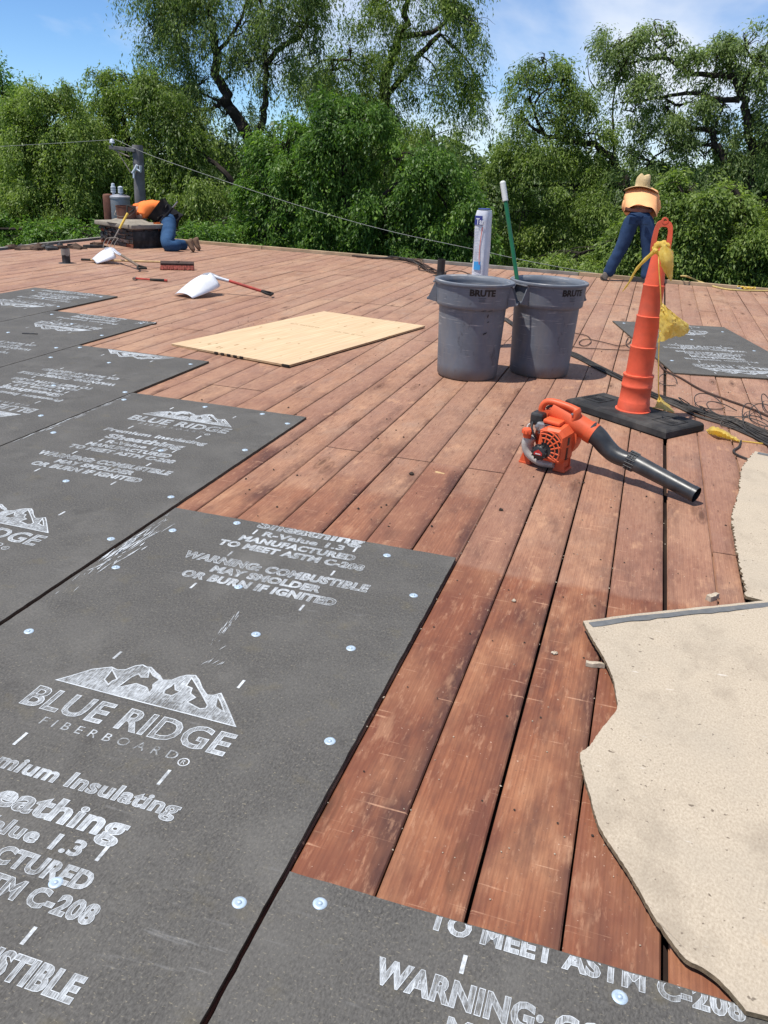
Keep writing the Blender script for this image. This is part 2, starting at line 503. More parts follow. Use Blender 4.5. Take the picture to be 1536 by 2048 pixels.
M['mortar'] = worn('tarred_mortar', (.05, .045, .042), .9, .3, 20, .1)
M['concrete'] = worn('weathered_concrete', (.27, .24, .195), .92, .25, 8, .1, dirt=(.12, .10, .085), dirt_amt=.7, bump=.5)
M['rust'] = worn('rusty_metal', (.15, .062, .042), .7, .4, 6, .3, .2, (.30, .20, .15), .4)
M['transformer'] = worn('grey_transformer_steel', (.26, .27, .30), .5, .2, 4, .4, .2, (.17, .07, .045), .9)
M['ceramic'] = worn('pale_ceramic', (.55, .6, .66), .3, .1, 10, .5, 0, dirt_amt=.2)
M['pole'] = worn('grey_pole_wood', (.155, .15, .155), .9, .3, 5, .1)
M['wire'] = worn('aluminium_wire', (.27, .28, .26), .5, .1, 5, .4, .3)
M['grey_can'] = None
M['orange_cone'] = worn('orange_cone_plastic', (.74, .115, .055), .55, .16, 9, .35, 0, (.36, .11, .075), .7, .12)
M['rubber'] = worn('black_rubber', (.021, .021, .022), .75, .35, 16, .3, 0, (.12, .11, .10), .55, .35)
M['yellow'] = None
M['orange_plastic'] = worn('orange_blower_plastic', (.66, .105, .035), .5, .14, 12, .4, 0, (.30, .075, .04), .6, .08)
M['black_plastic'] = worn('black_plastic', (.020, .021, .022), .42, .3, 14, .45, 0, (.14, .13, .12), .4, .15)
M['tube_plastic'] = worn('scuffed_black_tube', (.028, .030, .033), .36, .3, 20, .5, 0, (.13, .13, .13), .45, .15)
M['dull_metal'] = worn('dull_engine_metal', (.33, .33, .33), .45, .3, 30, .5, .7, (.08, .07, .06), .6)
M['tank'] = worn('cloudy_fuel_tank', (.42, .41, .38), .35, .15, 12, .4, 0, (.12, .11, .10), .8)
M['red_badge'] = worn('red_badge', (.45, .02, .02), .4, .1, 20, .5)
M['cable'] = worn('black_cable', (.028, .026, .025), .6, .35, 9, .3, 0, (.16, .14, .12), .5, .1)
M['cable_brown'] = worn('brown_cord', (.055, .032, .024), .65, .3, 9, .3, 0, (.16, .12, .1), .4, .1)
M['rope'] = worn('yellow_rope', (.52, .40, .16), .8, .25, 60, .1)
M['alu'] = worn('aluminium_scoop', (.82, .83, .85), .42, .06, 7, .5, .35, (.5, .5, .5), .3, .1)
M['alu_tube'] = worn('aluminium_tube', (.66, .67, .7), .35, .08, 20, .5, .6)
M['red_handle'] = worn('red_fibreglass', (.42, .055, .04), .5, .2, 18, .3, 0, (.12, .06, .05), .6)
M['grip'] = worn('black_grip', (.02, .02, .02), .7, .2, 20, .2)
M['handle_wood'] = worn('pale_handle_wood', (.50, .34, .17), .7, .2, 14, .2)
M['handle_old'] = worn('old_grey_handle', (.17, .13, .10), .8, .3, 18, .2)
M['bristle'] = worn('red_bristles', (.26, .075, .06), .95, .45, 40, .05, bump=.9)
M['broom_block'] = worn('dirty_broom_block', (.07, .05, .045), .85, .3, 20, .1)
M['yellow_paint'] = worn('yellow_handle', (.66, .45, .07), .5, .15, 14, .3)
M['fork_steel'] = worn('fork_steel', (.24, .21, .18), .5, .3, 20, .4, .6, (.16, .09, .05), .5)
M['wrap'] = worn('white_wrapper', (.66, .68, .74), .35, .08, 9, .4, 0, (.5, .53, .62), .6, .5)
M['wrap_blue'] = worn('blue_print', (.03, .05, .26), .4, .1, 9, .4)
M['wrap_cyan'] = worn('light_blue_print', (.05, .34, .72), .4, .1, 9, .4)
M['wrap_red'] = worn('red_print', (.6, .10, .05), .4, .1, 9, .4)
M['wrap_grey'] = worn('grey_print', (.36, .39, .46), .4, .1, 9, .4)
M['green_pole'] = worn('green_pole_paint', (.012, .13, .055), .35, .12, 9, .4, 0, (.1, .12, .08), .3)
M['white_grip'] = worn('white_ribbed_grip', (.62, .64, .62), .5, .1, 40, .3, 0, (.3, .3, .28), .4)
M['print_black'] = worn('black_print_and_openings', (.012, .012, .014), .5, .1, 9, .3)
M['print_faint'] = worn('moulded_fine_print', (.07, .075, .09), .5, .1, 9, .3)
M['shirt_pale'] = worn('peach_orange_shirt', (.88, .43, .20), .9, .05, 5, .1, 0, (.90, .50, .24), .6, .1)
M['shirt_orange'] = worn('bright_orange_shirt', (.86, .21, .055), .9, .07, 5, .1, 0, (.80, .24, .07), .5, .1)
M['jeans'] = worn('blue_denim', (.024, .048, .105), .9, .25, 9, .1, 0, (.07, .12, .22), .45, .2)
M['jeans_light'] = worn('light_blue_denim', (.024, .06, .13), .9, .25, 9, .1, 0, (.06, .12, .22), .5, .2)
M['leather'] = worn('brown_leather', (.09, .03, .022), .5, .2, 14, .4)
M['boot'] = worn('tan_work_boot', (.20, .13, .085), .85, .3, 14, .2)
M['boot_grey'] = worn('grey_work_shoe', (.13, .115, .10), .85, .3, 14, .2)
M['sole'] = worn('dark_sole', (.03, .027, .025), .85, .3, 14, .2)
M['straw'] = worn('straw', (.56, .43, .24), .9, .2, 60, .1, 0, (.36, .26, .13), .4, .7)
M['skin'] = worn('skin', (.36, .19, .12), .6, .1, 20, .3, 0, (.3, .15, .1), .3, .05)
M['hair'] = worn('dark_hair', (.012, .009, .008), .7, .2, 40, .3)
M['black_cloth'] = worn('black_cloth', (.016, .016, .019), .9, .3, 8, .1)
M['tar'] = worn('dried_tar', (.022, .02, .019), .6, .4, 14, .4, 0, (.2, .2, .2), .4, .5)
M['chip'] = worn('pale_fibre_crumbs', (.46, .39, .30), .95, .25, 90, .1, bump=.5)
M['tarcrumb'] = worn('tar_crumbs', (.035, .026, .022), .9, .4, 90, .2)
M['wall'] = worn('painted_block_wall', (.42, .38, .32), .9, .1, 3, .1)
M['debris'] = worn('torn_roofing_felt', (.085, .058, .044), .95, .5, 7, .1, 0, (.28, .19, .13), .8, .8)


def can_plastic():
    t = NT('grey_bin_plastic')
    v = t.coord('Object')
    a = t.noise(v, 5, 5, .6); b = t.noise(t.coord('Object', (1, 1, .35)), 9, 5, .65)
    sx = t.node('ShaderNodeSeparateXYZ'); t.link(v, sx.inputs[0])
    c = t.mix(t.ramp(a, [(.3, 0), (.7, 1)]), (.105, .120, .145), (.16, .178, .208))
    c = t.mix(t.math('MULTIPLY', t.ramp(b, [(.52, 0), (.75, 1)]), .5), c, (.225, .20, .18))
    scr = t.noise(t.coord('Object', (2, 2, 40), rot=(.5, .3, 0)), 2.2, 3, .6); scr2 = t.noise(t.coord('Object', loc=(4, 4, 1)), 4, 3, .6)
    c = t.mix(t.math('MULTIPLY', t.ramp(scr, [(.60, 0), (.66, 1)]), t.ramp(scr2, [(.44, 0), (.58, .75)])), c, (.42, .41, .40))
    sm_ = t.noise(t.coord('Object', (1, 1, .5), loc=(1, 6, 2)), 13, 4, .7)
    c = t.mix(t.math('MULTIPLY', t.ramp(sm_, [(.62, 0), (.70, 1)]), .55), c, (.045, .045, .05))
    ds = t.noise(t.coord('Object', (1, 1, .25), loc=(7, 3, 1)), 5, 5, .7)
    c = t.mix(t.math('MULTIPLY', t.ramp(ds, [(.52, 0), (.70, 1)]), .45), c, (.24, .215, .195))
    low = t.ramp(t.math('ADD', t.math('MULTIPLY', sx.outputs[2], 3.2), t.math('MULTIPLY', b, .6)), [(.28, .85), (.62, 0)])
    c = t.mix(low, c, (.16, .115, .085))
    t.bump(t.math('ADD', a, scr), .12, .002)
    return t.done(c, t.ramp(a, [(.2, .42), (.8, .62)]), .35)


def yellow_film():
    t = NT('yellow_film')
    v = t.coord('Object')
    a = t.noise(v, 22, 4, .6, .8)
    c = t.mix(t.ramp(a, [(.3, 0), (.7, 1)]), (.78, .56, .09), (.90, .74, .22))
    t.bump(a, .7, .008)
    t.done(c, .38, .4)
    tr = t.node('ShaderNodeBsdfTranslucent'); t.link(c, tr.inputs[0])
    mi = t.node('ShaderNodeMixShader'); mi.inputs[0].default_value = .5
    t.link(t.b.outputs[0], mi.inputs[1]); t.link(tr.outputs[0], mi.inputs[2]); t.link(mi.outputs[0], t.out.inputs[0])
    return t.m


M['grey_can'] = can_plastic()
M['yellow'] = yellow_film()


def leaf_mat(name, dark, mid, lite, trans=.28):
    t = NT(name)
    at_ = t.node('ShaderNodeAttribute'); at_.attribute_name = 'tint'
    c = t.ramp(at_.outputs['Fac'], [(0, dark), (.5, mid), (1, lite)])
    t.done(c, .48, .35)
    tr = t.node('ShaderNodeBsdfTranslucent')
    c2 = t.mix(1.0, c, (1.15, 1.25, .6), 'MULTIPLY'); t.link(c2, tr.inputs[0])
    mi = t.node('ShaderNodeMixShader'); mi.inputs[0].default_value = trans
    t.link(t.b.outputs[0], mi.inputs[1]); t.link(tr.outputs[0], mi.inputs[2]); t.link(mi.outputs[0], t.out.inputs[0])
    return t.m


M['leaf_willow'] = leaf_mat('willow_leaf', (.074, .122, .028), (.175, .258, .056), (.31, .40, .105), .48)
M['leaf_grey'] = leaf_mat('greyish_willow_leaf', (.078, .124, .040), (.178, .252, .082), (.31, .40, .15), .48)
M['leaf_deep'] = leaf_mat('deep_green_leaf', (.038, .092, .018), (.108, .212, .036), (.23, .36, .07), .45)
M['leaf_far'] = leaf_mat('far_green_leaf', (.05, .088, .03), (.10, .155, .05), (.16, .22, .085), .4)
M['bark'] = worn('dark_bark', (.035, .028, .024), .95, .4, 6, .1, 0, (.09, .075, .06), .5, .8)


def grass():
    t = NT('grass_ground')
    p = t.coord('Position')
    c = t.mix(t.ramp(t.noise(p, .9, 6, .6), [(.3, 0), (.7, 1)]), (.03, .055, .016), (.075, .10, .032))
    c = t.mix(t.ramp(t.noise(p, .12, 4, .6), [(.5, 0), (.7, .7)]), c, (.11, .09, .055))
    return t.done(c, .95, .1)


M['grass'] = grass()
# ------------------------------------------------------------------ the setting
g = MB().add([(-1500, -1500, -4.2), (1500, -1500, -4.2), (1500, 1500, -4.2), (-1500, 1500, -4.2)], [(0, 1, 2, 3)]).build('ground', M['grass'])
tag(g, kind='structure')

RX0, RX1, RY0, RY1 = -9.62, 5.1, -1.4, 14.06
# building under the deck
bw = MB()
bw.box(((RX0 + RX1) / 2, (RY0 + RY1) / 2, -2.2), (RX1 - RX0 - .5, RY1 - RY0 - .5, 4.0 - .02))
bwo = bw.build('building_wall', M['wall']); tag(bwo, kind='structure')
ro = MB().box(((RX0 + RX1) / 2, (RY0 + RY1) / 2, -.115), (RX1 - RX0 - .04, RY1 - RY0 - .04, .15)).build('roof_deck', M['under'])
tag(ro, kind='structure')

PITCH = .2083
K0 = -47
plank_cache = {}


def plank_mesh(w, L, jag=0):
    t_ = .022; c = .004
    xs = [(-w / 2, -c), (-w / 2 + c, 0), (w / 2 - c, 0), (w / 2, -c), (w / 2, -t_), (-w / 2, -t_)]
    vs = []; n = 6
    segs = max(1, int(L / 1.2))
    for i in range(segs + 1):
        y = -L / 2 + L * i / segs
        wob = random.uniform(-.0022, .0022) if 0 < i < segs else 0
        zz = random.uniform(-.0015, .0015)
        for x, z in xs:
            vs.append((x + wob, y, z + zz))
    fs = []
    for i in range(segs):
        for j in range(5):
            fs.append((i * n + j, i * n + j + 1, (i + 1) * n + j + 1, (i + 1) * n + j))
    fs.append(tuple(range(n))); fs.append(tuple(segs * n + j for j in range(n))[::-1])
    mb = MB().add(vs, fs)
    me = mb.mesh('plank', M['plank'])
    bm = bmesh.new(); bm.from_mesh(me); bmesh.ops.recalc_face_normals(bm, faces=bm.faces); bm.to_mesh(me); bm.free()
    return me


def joints(k):
    """butt joints along a plank column, shared by runs of neighbouring columns"""
    x = .26 + k * PITCH
    if x > -.60:
        if x < .40: j = [-.9, 11.12]
        elif x < .60: j = [3.63, 11.28]
        else: j = [1.1, 6.6, 11.3]
    elif x > -1.75: j = [.2, 4.25, 8.02]
    elif x > -2.6: j = [1.9, 7.55, 10.9]
    elif x > -3.9: j = [2.4, 5.2, 9.35]
    elif x > -5.4: j = [3.4, 6.9, 11.6]
    elif x > -7.0: j = [4.6, 8.9]
    elif x > -8.2: j = [2.2, 7.1, 11.1]
    else: j = [5.1, 9.9]
    if x > .6: j = [v + .0 for v in j]
    return [RY0] + [v for v in j if RY0 + .3 < v < RY1 - .3] + [RY1]


kmax = int((RX1 - .26) / PITCH)
for k in range(K0, kmax):
    xl = .26 + k * PITCH; xr = xl + PITCH
    gap = random.choice((.0035, .004, .0045, .005, .006, .007))
    if k == 0: xl += .016            # the wide black gap
    js = joints(k)
    for a, b in zip(js[:-1], js[1:]):
        xr2 = xr
        if k == 1 and b < 3.7: xr2 = .575          # narrow broken piece beside the tan sheets
        w = xr2 - xl - gap
        L = b - a - random.uniform(.004, .010)
        o = link('plank', plank_mesh(w, L), ro, ((xl + xr2) / 2, (a + b) / 2, random.uniform(-.0018, .0018)),
                 (0, random.uniform(-.006, .006), random.uniform(-.0006, .0006)))

# nail heads along the joists
V_ = []; F_ = []
for k in range(-9, 6):
    xc = .26 + (k + .5) * PITCH
    for j in range(2, 22):
        yj = .9 + j * .406
        for dx_ in (-.055, .06):
            if random.random() < .25: continue
            r_ = random.uniform(.0028, .0042); cx_ = xc + dx_ + random.uniform(-.012, .012); cy_ = yj + random.uniform(-.02, .02); b_ = len(V_)
            V_ += [(cx_ + r_ * math.cos(g * 1.047), cy_ + r_ * math.sin(g * 1.047), .0026) for g in range(6)]
            F_.append([b_ + g for g in range(6)])
me = bpy.data.meshes.new('nail_heads'); me.from_pydata(V_, [], F_); me.materials.append(M['tarcrumb'])
tag(link('nail_heads', me, ro), kind='stuff')

# edge of the roof, far side: pale nailer strips and metal drip edge
x = RX0
i = 0
while x < RX1:
    L = random.uniform(2.2, 3.4)
    x2 = min(RX1, x + L)
    mb = MB().box(((x + x2) / 2, RY1 + .045 + random.uniform(-.006, .006), .022), (x2 - x - .012, .075, .055), rot=Euler((0, random.uniform(-.004, .004), random.uniform(-.003, .003))))
    mb.build('edge_strip', M['edge_wood'] if i % 3 != 2 else M['edge_metal'], ro)
    x = x2; i += 1
MB().box(((RX0 + RX1) / 2, RY1 + .10, -.06), (RX1 - RX0, .02, .14)).build('drip_edge', M['edge_metal'], ro)
y = RY0
while y < RY1 - .1:
    y2 = min(RY1, y + random.uniform(2.2, 3.2))
    MB().box((RX0 - .045, (y + y2) / 2, .0), (.08, y2 - y - .01, .05), rot=Euler((random.uniform(-.003, .003), 0, random.uniform(-.004, .004)))).build('edge_strip', M['edge_metal'], ro)
    y = y2

# ------------------------------------------------------------------ printed sheets
def curve_mesh(cu):
    ob = bpy.data.objects.new('tmp', cu); COL.objects.link(ob)
    dg = bpy.context.evaluated_depsgraph_get()
    me = bpy.data.meshes.new_from_object(ob.evaluated_get(dg))
    bpy.data.objects.remove(ob); bpy.data.curves.remove(cu)
    return me


TEXT_CACHE = {}



def text_geo(txt, w, h, bold=.0, spacing=1.0, outline=0.0):
    """(verts, faces, material) of a line of text of width w and capital height h, centred on x, baseline y = 0"""
    key = (txt, w, h, bold, spacing, outline)
    if key in TEXT_CACHE: return TEXT_CACHE[key]

    def mk(fill):
        cu = bpy.data.curves.new('t', 'FONT'); cu.body = txt; cu.size = 1; cu.resolution_u = 3
        cu.space_character = spacing; cu.offset = bold
        if not fill:
            cu.fill_mode = 'NONE'; cu.bevel_depth = .011; cu.bevel_resolution = 0
        return curve_mesh(cu)
    me = mk(True)
    co = np.array([v.co[:] for v in me.vertices])
    cap = bpy.data.curves.new('t', 'FONT'); cap.body = 'H'; cap.size = 1; cap.offset = bold
    mc = curve_mesh(cap); ch = max(v.co.y for v in mc.vertices); bpy.data.meshes.remove(mc)
    x0, x1 = co[:, 0].min(), co[:, 0].max()
    sx, sy = w / (x1 - x0), h / ch

    def tr(me, z):
        return [((v.co.x - (x0 + x1) / 2) * sx, v.co.y * sy, z) for v in me.vertices], [list(p.vertices) for p in me.polygons]
    out = [(*tr(me, 0), 0)]
    bpy.data.meshes.remove(me)
    if outline:
        m2 = mk(False)
        V = [((v.co.x - (x0 + x1) / 2) * sx, v.co.y * sy, .0004 + max(-.0003, min(.0003, v.co.z * .02))) for v in m2.vertices]
        out.append((V, [list(p.vertices) for p in m2.polygons], 1)); bpy.data.meshes.remove(m2)
    TEXT_CACHE[key] = out
    return out


LOGO = None


def logo_geo():
    global LOGO
    if LOGO: return LOGO
    px = lambda L: [(gr(x * .3385, 1280 + y * .3385, .012).x + 1.229, gr(x * .3385, 1280 + y * .3385, .012).y - 1.752) for x, y in L]
    sil = [(330, 240), (420, 215), (540, 178), (655, 165), (690, 182), (740, 180), (795, 158), (840, 152), (862, 165), (888, 166), (915, 195), (940, 215), (955, 242), (1010, 242), (1060, 222), (1100, 213), (1150, 214), (1170, 240), (1190, 290), (1218, 330), (1255, 332), (1300, 320), (1325, 372), (1350, 430), (1385, 516), (1100, 440), (700, 338)]
    holes = [[(658, 178), (688, 236), (660, 246), (636, 268), (612, 238), (640, 205)],
             [(878, 180), (900, 215), (938, 240), (900, 268), (900, 290), (878, 318), (862, 285), (800, 262), (720, 280), (690, 284), (770, 225), (815, 205), (830, 225), (870, 225)],
             [(1028, 255), (1032, 300), (1060, 310), (1010, 335), (960, 322), (970, 300), (1005, 280)],
             [(1128, 228), (1150, 262), (1190, 330), (1222, 390), (1212, 408), (1175, 412), (1100, 372), (1150, 345), (1120, 320), (1130, 290), (1095, 275)],
             [(1280, 335), (1300, 372), (1320, 428), (1300, 420), (1268, 398)]]
    out = []
    for fill in (True, False):
        cu = bpy.data.curves.new('l', 'CURVE'); cu.dimensions = '2D'
        cu.fill_mode = 'BOTH' if fill else 'NONE'
        if not fill: cu.bevel_depth = .0022; cu.bevel_resolution = 0
        for L in [sil] + holes:
            sp = cu.splines.new('POLY'); P = px(L); sp.points.add(len(P) - 1); sp.use_cyclic_u = True
            for q, (x, y) in zip(sp.points, P): q.co = (x, y, 0, 1)
        me = curve_mesh(cu)
        z0 = 0 if fill else .0004
        out.append(([(v.co.x, v.co.y, z0 + max(-.0003, min(.0003, v.co.z * .1))) for v in me.vertices], [list(p.vertices) for p in me.polygons], 0 if fill else 1))
        bpy.data.meshes.remove(me)
    LOGO = out
    return out


def dash_geo(w, l):
    return [([(-w / 2, -l / 2, 0), (w / 2, -l / 2, 0), (w / 2, l / 2, 0), (-w / 2, l / 2, 0)], [(0, 1, 2, 3)], 1)]


def stamp(board, name, geo, M4, x0, x1, y0, y1, z):
    """lay a piece of print on a sheet, cut off at the sheet's edges"""
    mb = MB()
    for V, F, mi in geo:
        mb.add([M4 @ Vector(v) for v in V], F, mi)
    xs = [v[0] for v in mb.v]; ys = [v[1] for v in mb.v]
    if max(xs) < x0 or min(xs) > x1 or max(ys) < y0 or min(ys) > y1: return
    me = mb.mesh(name, [M['ink'], M['inkline']])
    if min(xs) < x0 or max(xs) > x1 or min(ys) < y0 or max(ys) > y1:
        bm = bmesh.new(); bm.from_mesh(me)
        for co, no in (((x0, 0, 0), (-1, 0, 0)), ((x1, 0, 0), (1, 0, 0)), ((0, y0, 0), (0, -1, 0)), ((0, y1, 0), (0, 1, 0))):
            bmesh.ops.bisect_plane(bm, geom=bm.verts[:] + bm.edges[:] + bm.faces[:], plane_co=co, plane_no=no, clear_outer=True)
        bm.to_mesh(me); bm.free()
        if not len(me.polygons): return
    link(name, me, board, (0, 0, z))


LINES = [('BLUE RIDGE', .66, -.132, .092, .016, 1.05), ('FIBERBOARD', .435, -.192, .032, .0, 1.75),
         ('Premium Insulating', .655, -.378, .052, .026, 1.04), ('Sheathing', .49, -.49, .072, .030, 1.04), ('R-Value 1.3', .37, -.565, .046, .028, 1.05),
         ('MANUFACTURED', .52, -.64, .05, .040, 1.06), ('TO MEET ASTM C-208', .645, -.712, .05, .040, 1.06),
         ('WARNING: COMBUSTIBLE', .79, -.872, .056, .043, 1.06), ('MAY SMOLDER', .46, -.945, .05, .043, 1.06), ('OR BURN IF IGNITED', .635, -1.02, .052, .043, 1.06)]
PERIOD = 1.772


def printing(board, cx, logos, flip, x0, x1, y0, y1, z):
    for Y in logos:
        B = Matrix.Translation((cx, Y, 0)) @ (Matrix.Rotation(math.pi, 4, 'Z') if flip else Matrix.Identity(4))
        stamp(board, 'mountain_logo', logo_geo(), B, x0, x1, y0, y1, z)
        for txt, w, by, h, bold, spc in LINES:
            stamp(board, 'lettering', text_geo(txt, w, h, bold, spc, 1 if h > .04 else 0), B @ Matrix.Translation((0, by, 0)), x0, x1, y0, y1, z)
        # registered mark
        ring = MB().lathe([(.013, 0), (.0165, 0)], (0, 0, 0), 14)
        stamp(board, 'registered_mark', [(ring.v, ring.f, 1)] + [(V, F, 1) for V, F, _ in [(([(a[0], a[1] - .008, 0) for a in g_[0]]), g_[1], 0) for g_ in text_geo('R', .012, .016)]], B @ Matrix.Translation((.245, -.192, 0)), x0, x1, y0, y1, z)
        for dx, dy, l in ((-.218, -.265, .055), (.228, -.262, .06), (-.228, -.54, .05), (.232, -.535, .05), (-.228, -.775, .045), (.222, -.775, .045), (-.228, -1.075, .045), (.215, -1.075, .045), (-.215, .187, .045), (.226, .187, .045)):
            stamp(board, 'print_dash', dash_geo(.009, l), B @ Matrix.Translation((dx, dy, 0)), x0, x1, y0, y1, z)


def rough_outline(x0, y0, x1, y1, step=.03, j=.0011):
    P = []
    cs = [(x0, y0), (x1, y0), (x1, y1), (x0, y1)]
    for a, b in zip(cs, cs[1:] + cs[:1]):
        d = math.hypot(b[0] - a[0], b[1] - a[1]); n = max(2, int(d / step))
        for i in range(n):
            t = i / n
            q = [a[0] + (b[0] - a[0]) * t, a[1] + (b[1] - a[1]) * t]
            if i: q[0] += random.uniform(-j, j); q[1] += random.uniform(-j, j)
            P.append(tuple(q))
    return P


PLATE_ME = None


def plates(board, pts, z):
    global PLATE_ME
    if PLATE_ME is None:
        mb = MB().lathe([(.0, .0016), (.004, .0016), (.0058, .0010), (.0085, .0026), (.0125, .0024), (.0155, .0012), (.0165, .0)], (0, 0, 0), 20)
        mb.lathe([(0, .0045), (.004, .0042), (.0055, .002)], (0, 0, 0), 10)
        PLATE_ME = mb.mesh('fastener_plate', M['plate'])
    for x, y in pts:
        o = link('fastener_plate', PLATE_ME, board, (x, y, z + .0002), (random.uniform(-.05, .05), random.uniform(-.05, .05), random.uniform(0, 6)))


TH = .0125


def sheet(label, x0, y0, x1, y1, cx, logos, flip, pts, yaw=0.0, origin=None, z=.002):
    """a printed dark sheet; coordinates are world ones unless an origin is given"""
    ox, oy = origin if origin else ((x0 + x1) / 2, (y0 + y1) / 2)
    if not origin:
        a = (x0 - ox, y0 - oy, x1 - ox, y1 - oy); cx -= ox; logos = [l - oy for l in logos]; pts = [(p[0] - ox, p[1] - oy) for p in pts]
    else:
        a = (x0, y0, x1, y1)
    mb = MB().prism(rough_outline(*a), 0, TH, 0, side=1)
    o = mb.build('fiberboard_sheet', [M['fiber'], M['dark_edge']], None, (ox, oy, z), (0, 0, yaw))
    tag(o, label, 'fiberboard sheet', 'dark printed sheets on the deck')
    printing(o, cx, logos, flip, a[0] + .006, a[2] - .006, a[1] + .004, a[3] - .004, TH + .0012)
    plates(o, pts, TH)
    return o


def chalk(board, pts, name='chalk_smear'):
    """streaky white scuff as thin slivers of rubbed paint"""
    mb = MB()
    for (x, y, dx, dy, w) in pts:
        d = Vector((dx, dy, 0)); n = Vector((-dy, dx, 0)).normalized() * w
        c = Vector((x, y, 0))
        mb.add([c, c + d * .35 + n, c + d, c + d * .5 - n * .7], [(0, 1, 2, 3)], 1)
    me = mb.mesh(name, [M['ink'], M['inkline']])
    tag(link(name, me, board, (0, 0, TH + .0022)), kind='stuff')


A = sheet('dark grey printed sheet in the foreground, with the largest mountain logo', -1.905, .60, -.580, 3.085, -1.226, [1.752, 1.752 + PERIOD, 1.752 - PERIOD], False,
          [(-1.786, 2.858), (-1.57, 3.04), (-.853, 2.99), (-1.804, 2.467), (-1.294, 2.506), (-.656, 2.698), (-1.085, 2.222), (-.753, 2.26), (-1.795, 1.955), (-.646, 1.783), (-.615 - .02, 1.2), (-1.04, 1.11), (-1.72, 1.3)])
ax, ay = A.location.x, A.location.y
sm = []
for i in range(70):
    t = random.gauss(.60, .17); t = min(.98, max(.08, t))
    y = 1.95 + t * 1.05; dens = math.exp(-((t - .62) / .2) ** 2)
    x = -1.895 + abs(random.gauss(0, .03)) * (1 + .6 * dens)
    L = random.uniform(.02, .13) * (.5 + dens)
    sm.append((x - ax, y - ay, random.uniform(-.012, .012), L, random.uniform(.0008, .0045) * (.4 + dens)))
for i in range(20):
    t = random.random(); q = gr(485 - 60 * t + random.uniform(-6, 6), 1212 + 75 * t + random.uniform(-8, 8), .014)
    e = gr(485 - 60 * t - 12, 1212 + 75 * t + 18, .014) - gr(485 - 60 * t, 1212 + 75 * t, .014)
    e *= random.uniform(.5, 1.3) * (1.2 - .7 * t)
    sm.append((q.x - ax, q.y - ay, e.x, e.y, random.uniform(.0008, .004) * (1.1 - t)))
for i in range(7):
    q = gr(430 + random.uniform(-12, 25), 1300 + random.uniform(-15, 25), .014)
    sm.append((q.x - ax, q.y - ay, random.uniform(-.015, .0), random.uniform(-.04, -.015), .0012))
chalk(A, sm)
B_ = sheet('dark grey printed sheet, second nearest, its whole upright logo facing the camera', -3.185, 1.75, -1.925, 4.705, -2.548, [4.305, 4.305 - 1.67], False,
           [(-2.555, 3.162), (-1.991, 3.189), (-1.973, 2.682), (-2.389, 3.752), (-3.093, 3.765), (-2.596, 4.62), (-1.974, 4.52), (-1.983, 3.956), (-3.14, 4.532), (-3.07, 3.0), (-2.2, 4.64)])
sm = []
for i in range(60):
    t = random.random(); x = -3.178 + abs(random.gauss(0, .012)); y = 3.5 + 1.1 * t
    sm.append((x - B_.location.x, y - B_.location.y, random.uniform(-.006, .006), random.uniform(.03, .12), random.uniform(.0008, .003)))
chalk(B_, sm)
C_ = sheet('dark grey printed sheet with upside-down lettering beside the plywood corner', -4.395, 3.3, -3.195, 5.775, -3.79, [3.97, 5.745], True,
           [(-3.368, 4.006), (-3.239, 4.693), (-3.824, 5.364), (-3.27, 5.62), (-4.3, 5.3), (-4.28, 4.4), (-3.75, 4.62), (-4.33, 5.7)])
D_ = sheet('dark grey printed sheet with a black scrap on it, second from the far end', -5.575, 4.45, -4.405, 6.98, -4.98, [4.58, 6.34], True,
           [(-4.5, 6.86), (-4.47, 6.2), (-5.45, 6.8), (-5.0, 6.5), (-4.48, 5.6), (-5.2, 5.9)])
sm = []
for i in range(26):
    sm.append((-4.47 + random.gauss(0, .05) - D_.location.x, 6.86 + random.gauss(0, .06) - D_.location.y, random.uniform(-.03, .03), random.uniform(.02, .08), random.uniform(.002, .006)))
chalk(D_, sm)
E_ = sheet('farthest dark grey printed sheet, last of the stepped row', -6.68, 5.6, -5.585, 8.09, -6.08, [7.12, 7.12 - PERIOD], True,
           [(-5.7, 7.95), (-6.55, 7.9), (-5.68, 7.2), (-6.1, 7.5)])
F_ = sheet('dark grey printed sheet along the bottom edge, under the tan sheet corner', -.566, -.40, 1.2, 1.318, .092, [1.992, 1.992 - PERIOD], False,
           [(-.468, 1.258), (.176, 1.252), (-.47, .75), (.3, .8)])
fx, fy = F_.location.x, F_.location.y
for o in F_.children: pass
# rotated sheet on the right
P2 = Vector((.334, 7.303)); P1 = Vector((-.308, 9.775))
d1 = (P1 - P2).normalized(); yawR = math.atan2(d1.y, d1.x) - math.pi / 2
R_ = sheet('dark grey printed sheet lying askew alone behind the orange cone', 0, 0, 1.24, 2.53, .60, [.27, .27 + PERIOD], True,
           [(.1, 2.4), (.12, .5), (.62, 1.62), (1.12, 2.2), (1.1, 1.2), (.5, 2.44)], yawR, (P2.x, P2.y))

